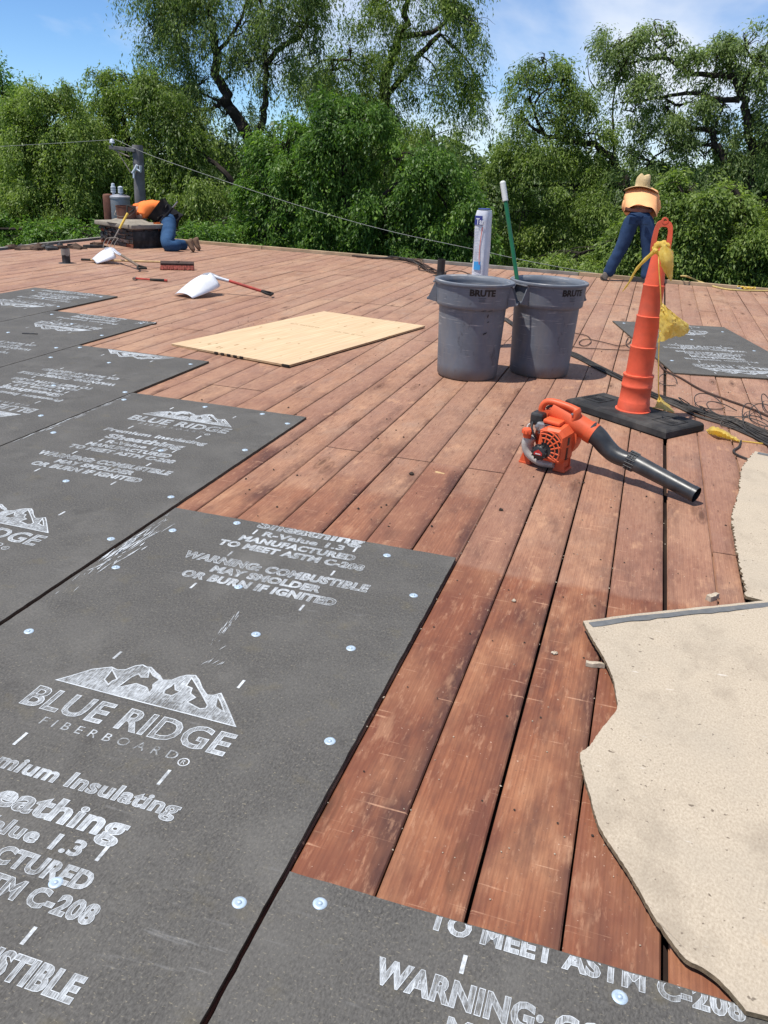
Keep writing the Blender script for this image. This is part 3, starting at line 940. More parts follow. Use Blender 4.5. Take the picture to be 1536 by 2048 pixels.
# tan sheets lying face down on the right
def tan_sheet(label, poly, z, th, lift=None, strip=None):
    mb = MB()
    n = len(poly)
    zf = lift if lift else (lambda x, y: 0.0)
    top = [(x, y, z + th + zf(x, y)) for x, y in poly]; bot = [(x, y, z + zf(x, y)) for x, y in poly]
    cx = sum(p[0] for p in poly) / n; cy = sum(p[1] for p in poly) / n
    mb.add(top, [list(range(n))], 0); mb.add(bot, [list(range(n))[::-1]], 2)
    o = 0
    for i in range(n):
        j = (i + 1) % n
        mb.f.append([n + i, n + j, j, i]); mb.mi.append(1); mb.sm.append(False)
    me = mb.mesh('fiberboard_offcut', [M['tan'], M['fiber_edge'], M['fiber']])
    bm = bmesh.new(); bm.from_mesh(me)
    bmesh.ops.triangulate(bm, faces=[f for f in bm.faces if len(f.verts) > 4])
    bmesh.ops.recalc_face_normals(bm, faces=bm.faces); bm.to_mesh(me); bm.free()
    ob = link('fiberboard_offcut', me)
    return tag(ob, label, 'fiberboard sheet')


def jag(pts, step=.03, j=.004):
    out = []
    for a, b in zip(pts[:-1], pts[1:]):
        d = math.hypot(b[0] - a[0], b[1] - a[1]); n = max(1, int(d / step))
        for i in range(n):
            t = i / n; out.append((a[0] + (b[0] - a[0]) * t + random.uniform(-j, j), a[1] + (b[1] - a[1]) * t + random.uniform(-j, j)))
    out.append(pts[-1])
    return out


ez = .026
edge1 = [gr(x, y, ez + .008)[:2] for x, y in ((1165, 1247), (1182, 1278), (1206, 1315), (1224, 1352), (1232, 1388), (1235, 1412), (1226, 1428), (1200, 1458), (1180, 1488), (1161, 1502), (1166, 1535), (1180, 1582), (1198, 1645), (1232, 1700), (1262, 1745), (1300, 1812), (1335, 1868), (1372, 1916), (1405, 1932), (1440, 1958), (1470, 1990), (1493, 2019))]
edge1 = [tuple(q) for q in smooth_path([(x, y, 0) for x, y in edge1], 3)]
edge1 = jag([(q[0], q[1]) for q in edge1], .007, .0011)
tl = edge1[0]; tr_ = (1.32, tl[1] + (1.32 - tl[0]) * .70)
poly = edge1 + [(.62, 1.305), (1.5, 1.33)] + [(1.5, 3.7)] + jag([(1.32, tl[1] + (1.32 - tl[0]) * .705), tl], .04, .0025)[:-1]
lf = lambda x, y: .020 * max(0, min(1, (y - 2.05) / .7)) * max(0, min(1, (.75 - x) / .6)) + (.0 if y > 1.45 else .004)
T1 = tan_sheet('large tan sheet in the right foreground with a wavy cut edge', poly, .014, TH, lf)
# grey coated strip along its far edge
a0 = Vector((*tl, 0)); d0 = Vector((1.32 - tl[0], (1.32 - tl[0]) * .705, 0)).normalized(); n0 = Vector((d0.y, -d0.x, 0))
st = MB(); k = 40; L0 = 1.55
vs = []
for i in range(k + 1):
    c = a0 + d0 * (.012 + i * L0 / k)
    for w in (.017 + random.uniform(-.0015, .0015), .047 + random.uniform(-.004, .004)):
        q = c + n0 * w; vs.append((q.x, q.y, .014 + TH + lf(q.x, q.y) + .0016))
st.add(vs, [(2 * i, 2 * i + 1, 2 * i + 3, 2 * i + 2) for i in range(k)])
st.build('grey_strip', M['grey_strip'], T1)
edge2 = [gr(x, y, .03)[:2] for x, y in ((1510, 903), (1497, 918), (1482, 940), (1478, 985), (1466, 1022), (1465, 1045), (1470, 1075), (1474, 1102), (1482, 1140), (1490, 1170), (1494, 1190))]
edge2 = jag([tuple(q) for q in edge2], .014, .0075)
poly2 = edge2 + [(.9, 3.12), (2.0, 3.3), (2.0, 4.6)] + [(.8 + .75, 5.0)]
T2 = tan_sheet('tan sheet with a torn ragged edge at the right frame edge, below the cables', poly2, .012, TH, lambda x, y: .008 * max(0, min(1, (y - 3.2))))
q0 = Vector((*edge2[0], 0)); d2 = (Vector((1.55, 5.0, 0)) - q0).normalized(); n2 = Vector((d2.y, -d2.x, 0))
vs = []
for i in range(21):
    c = q0 + d2 * (.02 + i * .045)
    for w in (.012, .05):
        q = c + n2 * (w + random.uniform(-.003, .003)); vs.append((q.x, q.y, .012 + TH + .0085 + .0014))
MB().add(vs, [(2 * i, 2 * i + 1, 2 * i + 3, 2 * i + 2) for i in range(20)]).build('grey_strip', M['grey_strip'], T2)

# plywood
pv = [Vector((-3.803, 6.147)), Vector((-2.555, 5.946)), Vector((-2.067, 8.214)), Vector((-3.273, 8.464))]
pc = sum(pv, Vector((0, 0))) / 4; dy_ = ((pv[3] - pv[0]) + (pv[2] - pv[1])).normalized(); yawP = math.atan2(dy_.y, dy_.x) - math.pi / 2
mb = MB(); W2, L2 = .615, 1.165
for i, (zz, mi) in enumerate(((0, 1), (.0045, 0), (.009, 1), (.0135, 0))):
    e = random.uniform(-.0012, .0012) - (.0015 if mi else 0)
    mb.box((0, 0, zz + .00225), (2 * W2 + e, 2 * L2 + e, .0043), mi)
pl = mb.build('plywood_sheet', [M['ply'], M['ply_edge']], None, (pc.x, pc.y, .004), (.0, math.radians(-.35), yawP))
tag(pl, 'pale plywood sheet lying loose on the deck left of the grey bins', 'plywood sheet')
for i in range(5):
    MB().box((-.02 + i * .066 - .10, -L2 - .002, .0095), (.034, .012, .0185), bev=.002).build('black_mark', M['black_mark'], pl)
MB().box((W2 - .03, -L2 - .001, .0095), (.07, .014, .0195), bev=.002).build('black_mark', M['black_mark'], pl)
mb = MB()
for x0_, x1_, y_ in ((-.46, -.10, .33), (.10, .44, .27)):            # an illegible mill stamp: short smudged strokes
    x = x0_
    while x < x1_:
        w = random.uniform(.006, .016); h = random.uniform(.012, .03)
        if random.random() < .8:
            mb.box((x + w / 2, y_ - (x - x0_) * .02 + random.uniform(-.004, .004), 0), (w, h, .0004), rot=Euler((0, 0, random.uniform(-.2, .2))))
        x += w + random.uniform(.004, .012)
tag(mb.build('mill_stamp', M['ply_stamp'], pl, (0, 0, .0184)), kind='stuff')
mb = MB()
for i in range(26):
    mb.box((random.uniform(-.55, .55), random.uniform(-1.05, 1.05), 0), (random.uniform(.004, .02), random.uniform(.006, .06), .0004), rot=Euler((0, 0, random.uniform(-.3, .3))))
tag(mb.build('knot_mark', M['ply_knot'], pl, (0, 0, .0183)), kind='stuff')
# ------------------------------------------------------------------ grey bins
def wrap_text(txt, w, h, r, z, ang, bold=.03):
    """lettering bent round a cylinder of radius r(z)"""
    mb = MB()
    for V, Fa, mi in text_geo(txt, w, h, bold + .02):
        mb.add([((r(z + v[1]) + .0022) * math.cos(ang + v[0] / r(z)), (r(z + v[1]) + .0022) * math.sin(ang + v[0] / r(z)), z + v[1]) for v in V], Fa)
    return mb


def bin_(label, loc, yaw, text_ang):
    t = thing('trash_bin', label, 'trash bin', loc, yaw, 'grey bins in the middle of the deck')
    H = .735; rb, rt = .236, .266
    body_r = lambda z: rb + (rt - rb) * z / H
    band_r = lambda z: .281 + .012 * (z - .56) / .175
    # shell: outside up, over the rim, inside down
    prof = [(0, .004), (rb - .03, .0), (rb - .008, .004), (rb, .02), (body_r(.1), .1), (body_r(.3), .3), (body_r(.55), .55)]
    inn = [(.262, .70), (body_r(.55) - .012, .5), (rb - .012, .03), (0, .02)]
    MB().lathe(prof + [(.262, .585)], (0, 0, 0), 56).build('body', M['grey_can'], t)
    MB().lathe([(body_r(.55) - .002, .552), (.276, .548), (.2815, .556), (.283, .575), (.288, .66), (.2925, .705), (.2925, .712), (.305, .714), (.3085, .722), (.306, .734), (.296, .7385), (.284, .737), (.272, .728), (.266, .70)], (0, 0, 0), 56).build('upper_band', M['grey_can'], t)
    MB().lathe(inn, (0, 0, 0), 48).build('inner_wall', M['grey_can'], t)
    # two moulded handles on opposite sides
    for sgn in (1, -1):
        hb = MB()
        for s in (-1, 1):
            a = math.radians(17) * s
            c, sn = math.cos(a), math.sin(a)
            # side cheek: triangular wall from the rim out and down
            P = [(.288, .712), (.304, .708), (.350, .592), (.344, .575), (.284, .562)]
            q0 = []; q1 = []
            for r, z in P:
                off = .285 * sn
                xx = r * 1.0 - (.285 - .285 * c)
                q0.append(Vector((xx, off - .004, z))); q1.append(Vector((xx, off + .004, z)))
            n = len(P)
            hb.add(q0 + q1, [list(range(n)), [n + i for i in range(n)][::-1]] + [(i, (i + 1) % n, n + (i + 1) % n, n + i) for i in range(n)])
        hb.box((.334, 0, .583), (.030, .172, .018), bev=.005)
        hb.box((.300, 0, .711), (.016, .172, .012), bev=.003)
        o = hb.build('handle', M['grey_can'], t, None, (0, 0, 0 if sgn == 1 else math.pi))
    wrap_text('BRUTE', .198, .046, band_r, .655, text_ang).build('lettering', M['print_black'], t, fixn=False)
    mb = MB()
    for i, w in enumerate((.06, .045, .05)):
        a0 = text_ang - .01
        r = band_r(.635)
        zz = .638 - i * .012
        vs = []
        for k in range(9):
            g = a0 + (k / 8 - .5) * w / r
            for dz in (0, .004): vs.append(((r + .0022) * math.cos(g), (r + .0022) * math.sin(g), zz + dz))
        mb.add(vs, [(2 * k, 2 * k + 2, 2 * k + 3, 2 * k + 1) for k in range(8)])
    mb.build('fine_print', M['print_faint'], t, fixn=False)
    return t


c1 = Vector((-1.255, 6.415, 0)); c2 = Vector((-.735, 6.80, 0))
vd1 = math.atan2(-c1.y, -c1.x); vd2 = math.atan2(-c2.y, -c2.x)      # towards the camera
b1 = bin_('grey plastic bin nearer the plywood, both sides clear, name printed near its centre', c1, vd1 - math.radians(96), math.radians(96 + 14))
b2 = bin_('grey plastic bin with a green handled tool standing in it', c2, vd2 - math.radians(47), math.radians(47 + 42))
# smudges on bin 1
for z, a, w, h in ((.545, .32, .04, .006), (.545, .52, .04, .006), (.50, .47, .010, .02), (.46, .50, .016, .008), (.37, .42, .018, .012), (.375, .47, .012, .012)):
    r = .238 + .04 * z / .735 + .0015 if z < .54 else .2775
    mb = MB(); vs = []
    ang0 = math.radians(96) + a
    for k in range(6):
        g = ang0 + (k / 5 - .5) * w / r
        hh = h * (.4 + .6 * math.sin(math.pi * (k + .5) / 6)) * random.uniform(.7, 1.2)
        for dz in (-hh / 2, hh / 2): vs.append((r * math.cos(g), r * math.sin(g), z + dz + k * h * .15))
    mb.add(vs, [(2 * k, 2 * k + 2, 2 * k + 3, 2 * k + 1) for k in range(5)]).build('tar_smudge', M['print_black'], b1, fixn=False)

# white wrapped roll standing behind the bins
rb_ = at(970, 640, 7.55); rp = Vector((at(975, 500, 7.55).x, 7.55, 0))
top = at(979, 419, 7.55)
t = thing('wrapped_roll', 'white plastic-wrapped roll standing upright behind the nearer grey bin', 'wrapped roll', (rp.x - .03, rp.y, 0), 0, rot=(math.radians(1.0), math.radians(1.2), math.radians(-100)))
H = top.z
prof = []
mb = MB(); n = 28; rows = 26; vs = []
for i in range(rows + 1):
    z = .0 + H * i / rows
    for j in range(n):
        a = 2 * math.pi * j / n
        sq = .074 / max(abs(math.cos(a)), abs(math.sin(a))) ** .55
        r = sq * (1 - .10 * (max(0, i - rows + 1)) ) + .0022 * math.sin(3.1 * a + i * .7) + random.uniform(-.0012, .0012)
        vs.append((r * math.cos(a), r * .86 * math.sin(a), z - (.008 if i == rows else 0)))
fs = [(i * n + j, i * n + (j + 1) % n, (i + 1) * n + (j + 1) % n, (i + 1) * n + j) for i in range(rows) for j in range(n)]
fs += [[j for j in range(n)][::-1], [rows * n + j for j in range(n)]]
mb.add(vs, fs, 0, True).build('wrapper', M['wrap'], t)
Hh = H


def on_roll(name, mat, a0, a1, z0, z1, off=.002):
    mb = MB(); k = 10; vs = []
    for i in range(k + 1):
        a = a0 + (a1 - a0) * i / k
        sq = .074 / max(abs(math.cos(a)), abs(math.sin(a))) ** .55 + .0035 + off
        for z in (z0, z1): vs.append((sq * math.cos(a), sq * .86 * math.sin(a), z))
    mb.add(vs, [(2 * i, 2 * i + 2, 2 * i + 3, 2 * i + 1) for i in range(k)], 0, True).build(name, mat, t, fixn=False)


on_roll('blue_header', M['wrap_blue'], -.95, .25, H - .125, H - .05)
for q, mt in ((text_geo('Tar', .075, .05, .03), M['wrap']),):
    mb = MB()
    for V, Fa, mi in q:
        mb.add([(.074 + .0085 + .012 * abs(v[0] * 6) * 0, v[0], v[1]) for v in V], Fa)
    mb.build('lettering', mt, t, (.004, -.0, H - .118), fixn=False)
on_roll('light_blue_patch', M['wrap_cyan'], -.55, .35, H - .50, H - .43)
for i in range(30):
    z = H - .155 - i * .0125
    if H - .51 < z < H - .42: continue
    a0 = -.85 + random.uniform(0, .1); a1 = .05 + random.uniform(-.3, .15)
    on_roll('text_line', M['wrap_grey'], a0, a1, z, z + .0035, .0012)
mb = MB(); vs = []
for i in range(14):
    z = H - .14 - i * .024; a = .30 - .18 * math.sin(i * .19); r = .0825
    vs += [(r * math.cos(a), r * .86 * math.sin(a) - .002, z), (r * math.cos(a), r * .86 * math.sin(a) + .004, z)]
mb.add(vs, [(2 * i, 2 * i + 1, 2 * i + 3, 2 * i + 2) for i in range(13)]).build('red_stripe', M['wrap_red'], t, fixn=False)
MB().lathe([(0, 0), (.055, 0), (.055, -.004), (.0, -.004)], (0, 0, H + .006), 20).build('blue_cap', M['wrap_blue'], t)

# green handle standing in bin 2
p_top = at(1005, 362, 6.90); p_mid = at(1014, 402, 6.895); p_rim = Vector((-.995, 6.805, .733))
dirp = (p_rim - p_top).normalized(); p_bot = p_top + dirp * ((p_top.z - .035) / -dirp.z)
t = thing('green_handled_tool', 'green pole with white ribbed grip standing in the grey bin', 'tool handle', p_bot)
f = lambda k: (p_top + (p_bot - p_top) * k) - p_bot
L = (p_top - p_bot).length; kg = (p_mid - p_top).length / L
MB().tube([f(kg * .95), f(1)], .0165, 14).build('pole', M['green_pole'], t)
pts = []; rr = []
for i in range(27):
    k = kg * i / 26
    pts.append(f(k)); rr.append((.0215 + .0022 * (i % 2)) * (.55 if i == 0 else .85 if i == 1 else 1))
MB().tube(pts, rr, 14).build('grip', M['white_grip'], t)

# vent stubs through the deck
for (px, py), r, h, lab, wrapm in (((128, 527), .056, .195, 'short tarred vent pipe stub near the chimney', True), ((879, 553), .058, .245, 'dark vent pipe stub behind the grey bins, tangled in cables', False)):
    q = gr(px, py); q.y += r
    t = thing('vent_pipe', lab, 'vent pipe', (q.x, q.y, 0))
    MB().lathe([(r, 0), (r, h), (r * .88, h), (r * .88, h - .12), (0, h - .12)], (0, 0, 0), 24).build('pipe', M['tar'], t)
    MB().lathe([(r * 2.0, .001), (r * 1.9, .004), (r * 1.05, .006)], (0, 0, 0), 20).build('flashing', M['tar'], t)
    if wrapm:
        mb = MB(); vs = []
        for i in range(25):
            a = 2 * math.pi * i / 24
            for z in (h - .085 + random.uniform(-.012, .01), h + .002): vs.append((math.cos(a) * (r + .004), math.sin(a) * (r + .004), z))
        mb.add(vs, [(2 * i, 2 * i + 2, 2 * i + 3, 2 * i + 1) for i in range(24)]).build('torn_collar', M['edge_metal'], t)

# ------------------------------------------------------------------ orange channelizer cone
pc_ = Vector((.045, 5.72)); yawC = math.atan2(-.506, .683)
t = thing('traffic_cone', 'tall orange stepped traffic cone on a black rubber base', 'traffic cone', (pc_.x, pc_.y, 0), yawC)
CONE = t
# base plate: chamfered slab with grip slots
lx, ly, hz = .428, .205, .062
ch = .055
outl = [(-lx + ch, -ly), (lx - ch, -ly), (lx, -ly + ch * .5), (lx, ly - ch * .5), (lx - ch, ly), (-lx + ch, ly), (-lx, ly - ch * .5), (-lx, -ly + ch * .5)]
outl = [(-lx, -ly), (lx, -ly), (lx, ly), (-lx, ly)]
mb = MB(); vs = []
for z, ins in ((0, .012), (.008, 0), (.044, .004), (hz - .008, .012), (hz, .026)):
    for x, y in outl: vs.append((x - math.copysign(ins, x), y - math.copysign(ins, y), z))
fs = [(i * 4 + j, i * 4 + (j + 1) % 4, (i + 1) * 4 + (j + 1) % 4, (i + 1) * 4 + j) for i in range(4) for j in range(4)] + [(0, 3, 2, 1), (16, 17, 18, 19)]
mb.add(vs, fs).build('base', M['rubber'], t)
bs = t.children[-1]
for sx_ in (-1, 1):
    # raised lip and slots
    fr = MB()
    cx_ = sx_ * .30
    for dx, dy, w, h in ((-.075, 0, .006, .17), (.075, 0, .006, .17), (0, .085, .156, .006), (0, -.085, .156, .006)):
        fr.box((cx_ + dx, dy, hz + .0015), (w, h, .005))
    for i in range(7):
        fr.box((cx_ - .045 + i * .015, -.01, hz + .0012), (.008, .06, .0035))
    fr.build('raised_panel', M['rubber'], bs)
    MB().box((sx_ * .372, 0, hz + .0008), (.022, .10, .0024)).build('grip_slot', M['print_black'], bs)
MB().box((lx - .006, .02, .028), (.006, .10, .022)).build('grip_slot', M['print_black'], bs)
# stepped tube
z0 = hz
S = .985
prof = [(.128, 0), (.128, .006), (.116, .008), (.114, .055), (.112, .060), (.112, .066), (.109, .070), (.107, .160), (.1105, .164), (.1105, .178), (.108, .182), (.106, .232), (.109, .236), (.109, .248), (.093, .252),
        (.0905, .428), (.0925, .432), (.0925, .438), (.085, .441), (.082, .63), (.084, .634), (.084, .640), (.076, .643), (.072, .828), (.074, .832), (.074, .838), (.067, .841), (.052, 1.00), (.044, 1.06), (.038, 1.085), (.0, 1.088)]
MB().lathe([(r * .92, z * S + z0) for r, z in prof], (0, 0, 0), 40).build('stepped_body', M['orange_cone'], t)
# handle loop: flat oval ring
ht = thing  # readability
ring = MB(); N = 36; ZC = 1.165; vs = []
ay_ = -yawC
Rz = Matrix.Rotation(ay_ + math.radians(4), 4, 'Z')


def so_(r1, r2, a, e=.45):
    c, s_ = math.cos(a), math.sin(a)
    return (r1 * math.copysign(abs(c) ** e, c), r2 * math.copysign(abs(s_) ** e, s_))


for j in range(N):
    a = 2 * math.pi * j / N
    xo, zo = so_(.061, .112, a, .5); xi, zi = so_(.030, .076, a, .5)
    if zo > 0: xo *= 1 - .15 * (zo / .112)
    for (x, z) in ((xo, zo), (xi, zi)):
        for y in (-.014, .014): vs.append(Rz @ Vector((x, y, ZC + z)))
fs = []
for j in range(N):
    a = j * 4; b = ((j + 1) % N) * 4
    fs += [(a, b, b + 1, a + 1), (a + 2, a + 3, b + 3, b + 2), (a, a + 2, b + 2, b), (a + 1, b + 1, b + 3, a + 3)]
ring.add(vs, fs)
ring.lathe([(.020, -.016), (.020, .016), (.010, .016), (.010, -.016)], (0, 0, 0), 16, axis='y', closed=True)
nring = 16 * 4
for i in range(len(ring.v) - nring, len(ring.v)):
    v = Rz @ (Vector(ring.v[i]) + Vector((0, 0, ZC + .112))); ring.v[i] = tuple(v)
ring.box((0, 0, 1.085 - .005), (.07, .03, .05), rot=Rz.to_euler(), bev=.005)
ring.build('handle', M['orange_cone'], t)

# yellow film tied round the cone
def cloth(pts_rows, name, mat, parent, jit=.006, sub=6):
    """sheet through a grid of points, refined and crumpled"""
    rows = [smooth_path(r, sub) for r in pts_rows]
    cols = list(zip(*rows)); cols = [smooth_path(c, sub) for c in cols]
    nx = len(cols); ny = len(cols[0]); vs = []
    for i, c in enumerate(cols):
        for k, q in enumerate(c):
            vs.append(q + Vector((random.gauss(0, jit), random.gauss(0, jit), random.gauss(0, jit))))
    fs = [(i * ny + k, (i + 1) * ny + k, (i + 1) * ny + k + 1, i * ny + k + 1) for i in range(nx - 1) for k in range(ny - 1)]
    return MB().add(vs, fs, 0, True).build(name, mat, parent, fixn=False)


yt = thing('caution_tape', 'yellow plastic tape knotted below the cone handle with two trailing flags', 'caution tape', (pc_.x, pc_.y, 1.08))
O = Vector((pc_.x, pc_.y, 1.08))
l = lambda x, y, Y: at(x, y, Y) - O
YC = 5.62
knot = MB()
pts = [l(1308, 500, YC - .02), l(1318, 490, YC - .04), l(1330, 497, YC - .03), l(1322, 508, YC - .05), l(1310, 500, YC - .06), l(1318, 488, YC - .03), l(1334, 492, YC + .03), l(1325, 486, YC + .10), l(1310, 492, YC + .06)]
pp = smooth_path(pts, 5)
knot.tube(pp, [.016 + .006 * math.sin(i * 1.7) for i in range(len(pp))], 8).build('knot', M['yellow'], yt)
tail = smooth_path([l(1312, 500, YC - .05), l(1290, 520, YC - .10), l(1272, 540, YC - .12), l(1258, 565, YC - .13), l(1245, 583, YC - .14)], 6)
MB().tube(tail, [.016 * (1 - .78 * i / len(tail)) + .0012 * math.sin(i * 1.3) for i in range(len(tail))], 8, sq=(1, .45)).build('twisted_tail', M['yellow'], yt)
cloth([[l(1318, 497, YC - .07), l(1330, 492, YC - .09), l(1344, 500, YC - .05), l(1346, 508, YC)],
       [l(1320, 520, YC - .09), l(1332, 518, YC - .12), l(1345, 522, YC - .08), l(1347, 525, YC - .02)],
       [l(1324, 536, YC - .08), l(1333, 538, YC - .11), l(1343, 540, YC - .07), l(1346, 542, YC - .02)],
       [l(1337, 558, YC - .07), l(1339, 560, YC - .08), l(1342, 562, YC - .06), l(1343, 562, YC - .03)]], 'upper_flag', M['yellow'], yt, .0018, 5)
cord = smooth_path([l(1317, 505, YC - .05), l(1318, 540, YC - .10), l(1321, 580, YC - .11), l(1322, 612, YC - .11), l(1320, 640, YC - .12), l(1318, 690, YC - .13), l(1317, 730, YC - .12), l(1317, 775, YC - .10), l(1319, 800, YC + .0)], 5)
MB().tube(cord, .0035, 6).build('hanging_cord', M['yellow'], yt)
cloth([[l(1323, 606, YC - .12), l(1324, 607, YC - .12), l(1326, 610, YC - .12), l(1328, 613, YC - .11)],
       [l(1321, 630, YC - .13), l(1335, 630, YC - .16), l(1347, 632, YC - .11), l(1356, 632, YC - .08)],
       [l(1319, 658, YC - .13), l(1337, 655, YC - .17), l(1356, 652, YC - .11), l(1380, 657, YC - .05)],
       [l(1316, 685, YC - .13), l(1330, 681, YC - .15), l(1347, 674, YC - .10), l(1366, 672, YC - .06)]], 'lower_flag', M['yellow'], yt, .0032, 6)
cloth([[gr(1317, 795, .10) - O, gr(1319, 793, .10) - O, gr(1321, 795, .10) - O],
       [gr(1310, 812, .07) - O, gr(1325, 808, .075) - O, gr(1338, 810, .03) - O],
       [gr(1306, 816, .068) - O, gr(1330, 821, .066) - O, gr(1350, 825, .012) - O]], 'floor_flag', M['yellow'], yt, .003, 4)
# second piece of tape on the floor
q = gr(1445, 868)
ys = thing('tape_scrap', 'crumpled yellow plastic scrap on the deck right of the cone base', 'plastic scrap', (q.x, q.y, 0))
k = lambda x, y, z: gr(x, y, z) - Vector((q.x, q.y, 0))
cloth([[k(1413, 860, .01), k(1428, 853, .05), k(1448, 860, .045), k(1466, 872, .02), k(1478, 880, .012)],
       [k(1416, 864, .012), k(1430, 862, .055), k(1450, 866, .05), k(1466, 876, .028), k(1478, 882, .014)],
       [k(1418, 868, .004), k(1436, 872, .008), k(1454, 877, .008), k(1468, 881, .006), k(1478, 884, .006)]], 'crumpled_film', M['yellow'], ys, .003, 5)
MB().tube(smooth_path([k(1474, 881, .012), k(1500, 884, .006), k(1525, 887, .006), k(1575, 892, .005)], 4), .004, 6).build('twisted_tail', M['yellow'], ys)

# ------------------------------------------------------------------ leaf blower
bo = Vector((-.365, 4.475, 0)); yawB = math.radians(-16)
t = thing('leaf_blower', 'orange handheld leaf blower with black tube lying on the planks', 'leaf blower', bo, yawB)
Bi = (Matrix.Translation(bo) @ Matrix.Rotation(yawB, 4, 'Z')).inverted()
bl = lambda x, y, Y: Bi @ at(x, y, Y)
OP, BP = M['orange_plastic'], M['black_plastic']
# fan volute behind the engine, axis along local y
mb = MB()
sp = []
for i in range(29):
    a = math.radians(-200 + 330 * i / 28); r = .105 + .05 * i / 28
    sp.append((r * math.cos(a), r * math.sin(a)))
V = Matrix(((1, 0, 0, .005), (0, 0, 1, 0), (0, 1, 0, .172), (0, 0, 0, 1)))
mb.prism(sp, .0, .085, 0, V)
mb.build('fan_housing', OP, t)
# outlet
o0 = bl(1140, 838, 4.50); o1 = bl(1187, 868, 4.46)
MB().tube([o0 - (o1 - o0) * .7, o0, o0 + (o1 - o0) * .75, o1], [.060, .057, .055, .054], 22).build('outlet', OP, t)
MB().tube([o0 + (o1 - o0) * .78, o1 + (o1 - o0) * .03], [.061, .060], 22).build('clamp_ring', OP, t)
# engine cover: chamfered box, tapering, in front
cov = [(-.055, .055), (-.045, .235), (.00, .262), (.085, .262), (.118, .225), (.118, .085), (.095, .05)]
mb = MB(); vs = []
for y, s_ in ((-.115, .78), (-.100, .90), (-.03, 1.0), (.01, 1.0)):
    for x, z in cov: vs.append(((x - .03) * s_ + .035, y, (z - .155) * s_ + .155))
n = len(cov)
fs = [(i * n + j, i * n + (j + 1) % n, (i + 1) * n + (j + 1) % n, (i + 1) * n + j) for i in range(3) for j in range(n)] + [list(range(n)), [3 * n + j for j in range(n)][::-1]]
mb.add(vs, fs).build('engine_cover', OP, t)
# dark recesses with proud orange ribs
MB().prism([(-.012, .095), (-.012, .2), (.02, .228), (.07, .228), (.095, .2), (.095, .105), (.075, .085)], -.118, -.112, 0, Matrix(((1, 0, 0, 0), (0, 0, 1, 0), (0, 1, 0, 0), (0, 0, 0, 1)))).build('grille_recess', BP, t)
for i in range(9):
    a = math.radians(-70 + i * 22)
    c0 = Vector((.005, -.121, .125))
    d_ = Vector((math.cos(a), 0, math.sin(a)))
    e_ = c0 + d_ * (.115 if .1 < i < 7 else .09)
    e_.x = max(-.02, min(.10, e_.x)); e_.z = max(.078, min(.232, e_.z))
    MB().tube([c0 + d_ * .045, e_], .0045, 6).build('grille_rib', OP, t)
for r in (.068, .092, .112):
    P = [Vector((.005 + r * math.cos(g), -.121, .125 + r * math.sin(g))) for g in [math.radians(-50 + 12 * k) for k in range(14)]]
    P = [p for p in P if p.x < .103 and .075 < p.z < .236]
    MB().tube(P, .0042, 6).build('grille_ring', OP, t)
MB().box((.1185, -.045, .185), (.005, .05, .045), bev=.002).build('side_vent', BP, t)
for i in range(7):
    MB().box((.118, -.07 + i * .013, .115), (.006, .006, .07)).build('side_slot', M['print_black'], t)
# recoil starter with badge
MB().lathe([(0, -.146), (.03, -.146), (.040, -.138), (.043, -.122), (.043, -.10)], (-.012, 0, .112), 20, axis='y').build('recoil_starter', BP, t)
rs = t.children[-1]
for i in range(12):
    a = 2 * math.pi * i / 12
    MB().box((-.012 + .041 * math.cos(a), -.132, .112 + .041 * math.sin(a)), (.008, .022, .008), bev=.002).build('knurl', BP, rs)
MB().prism([(-.024, -.010), (.024, -.010), (.024, .004), (0, .022), (-.024, .004)], -.1485, -.147, 0, Matrix(((1, 0, 0, -.012), (0, 0, 1, 0), (0, 1, 0, .110), (0, 0, 0, 1)))).build('badge', M['red_badge'], rs)
MB().box((-.012, -.1492, .107), (.03, .0006, .005)).build('badge_line', M['white_grip'], rs)
# fuel tank: cloudy curved tank hugging the lower left, orange cap
tk = smooth_path([(-.105, -.05, .165), (-.118, -.05, .12), (-.10, -.05, .075), (-.055, -.05, .045), (.0, -.05, .034), (.055, -.05, .04)], 5)
MB().tube(tk, [.034 - .0004 * i for i in range(len(tk))], 14, sq=(1.0, 1.5)).build('fuel_tank', M['tank'], t)
MB().lathe([(0, .215), (.026, .215), (.029, .208), (.029, .19), (.024, .187), (.022, .165)], (-.112, -.085, .0), 18).build('fuel_cap', OP, t)
for i in range(10):
    a = 2 * math.pi * i / 10
    MB().box((-.112 + .029 * math.cos(a), -.085 + .029 * math.sin(a), .2), (.006, .006, .018)).build('cap_ridge', OP, t.children[-1] if t.children[-1].name.startswith('fuel_cap') else [c for c in t.children if c.name.startswith('fuel_cap')][0])
# carburettor, air filter, spark lead: dark cluster on the left
MB().box((-.085, -.01, .265), (.075, .09, .07), bev=.012).build('air_filter', BP, t)
MB().box((-.045, -.055, .235), (.05, .05, .05), bev=.008).build('carburettor', M['dull_metal'], t)
for i in range(6):
    MB().box((-.02, -.02, .20 + i * .011), (.075, .11, .004)).build('cooling_fin', M['dull_metal'], t)
MB().tube(smooth_path([(-.10, -.06, .25), (-.09, -.085, .22), (-.07, -.09, .19), (-.06, -.07, .16)], 5), .006, 8).build('spark_lead', BP, t)
MB().tube(smooth_path([(-.11, -.03, .24), (-.13, -.05, .22), (-.12, -.06, .19)], 5), .005, 8).build('fuel_line', M['tank'], t)
MB().lathe([(0, -.075), (.012, -.073), (.013, -.06), (.009, -.05)], (-.065, -.01, .235), 12, axis='y').build('primer_bulb', M['dull_metal'], t)
MB().box((.015, -.03, .272), (.10, .10, .022), rot=Euler((0, .05, 0)), bev=.008).build('top_shroud', OP, t)
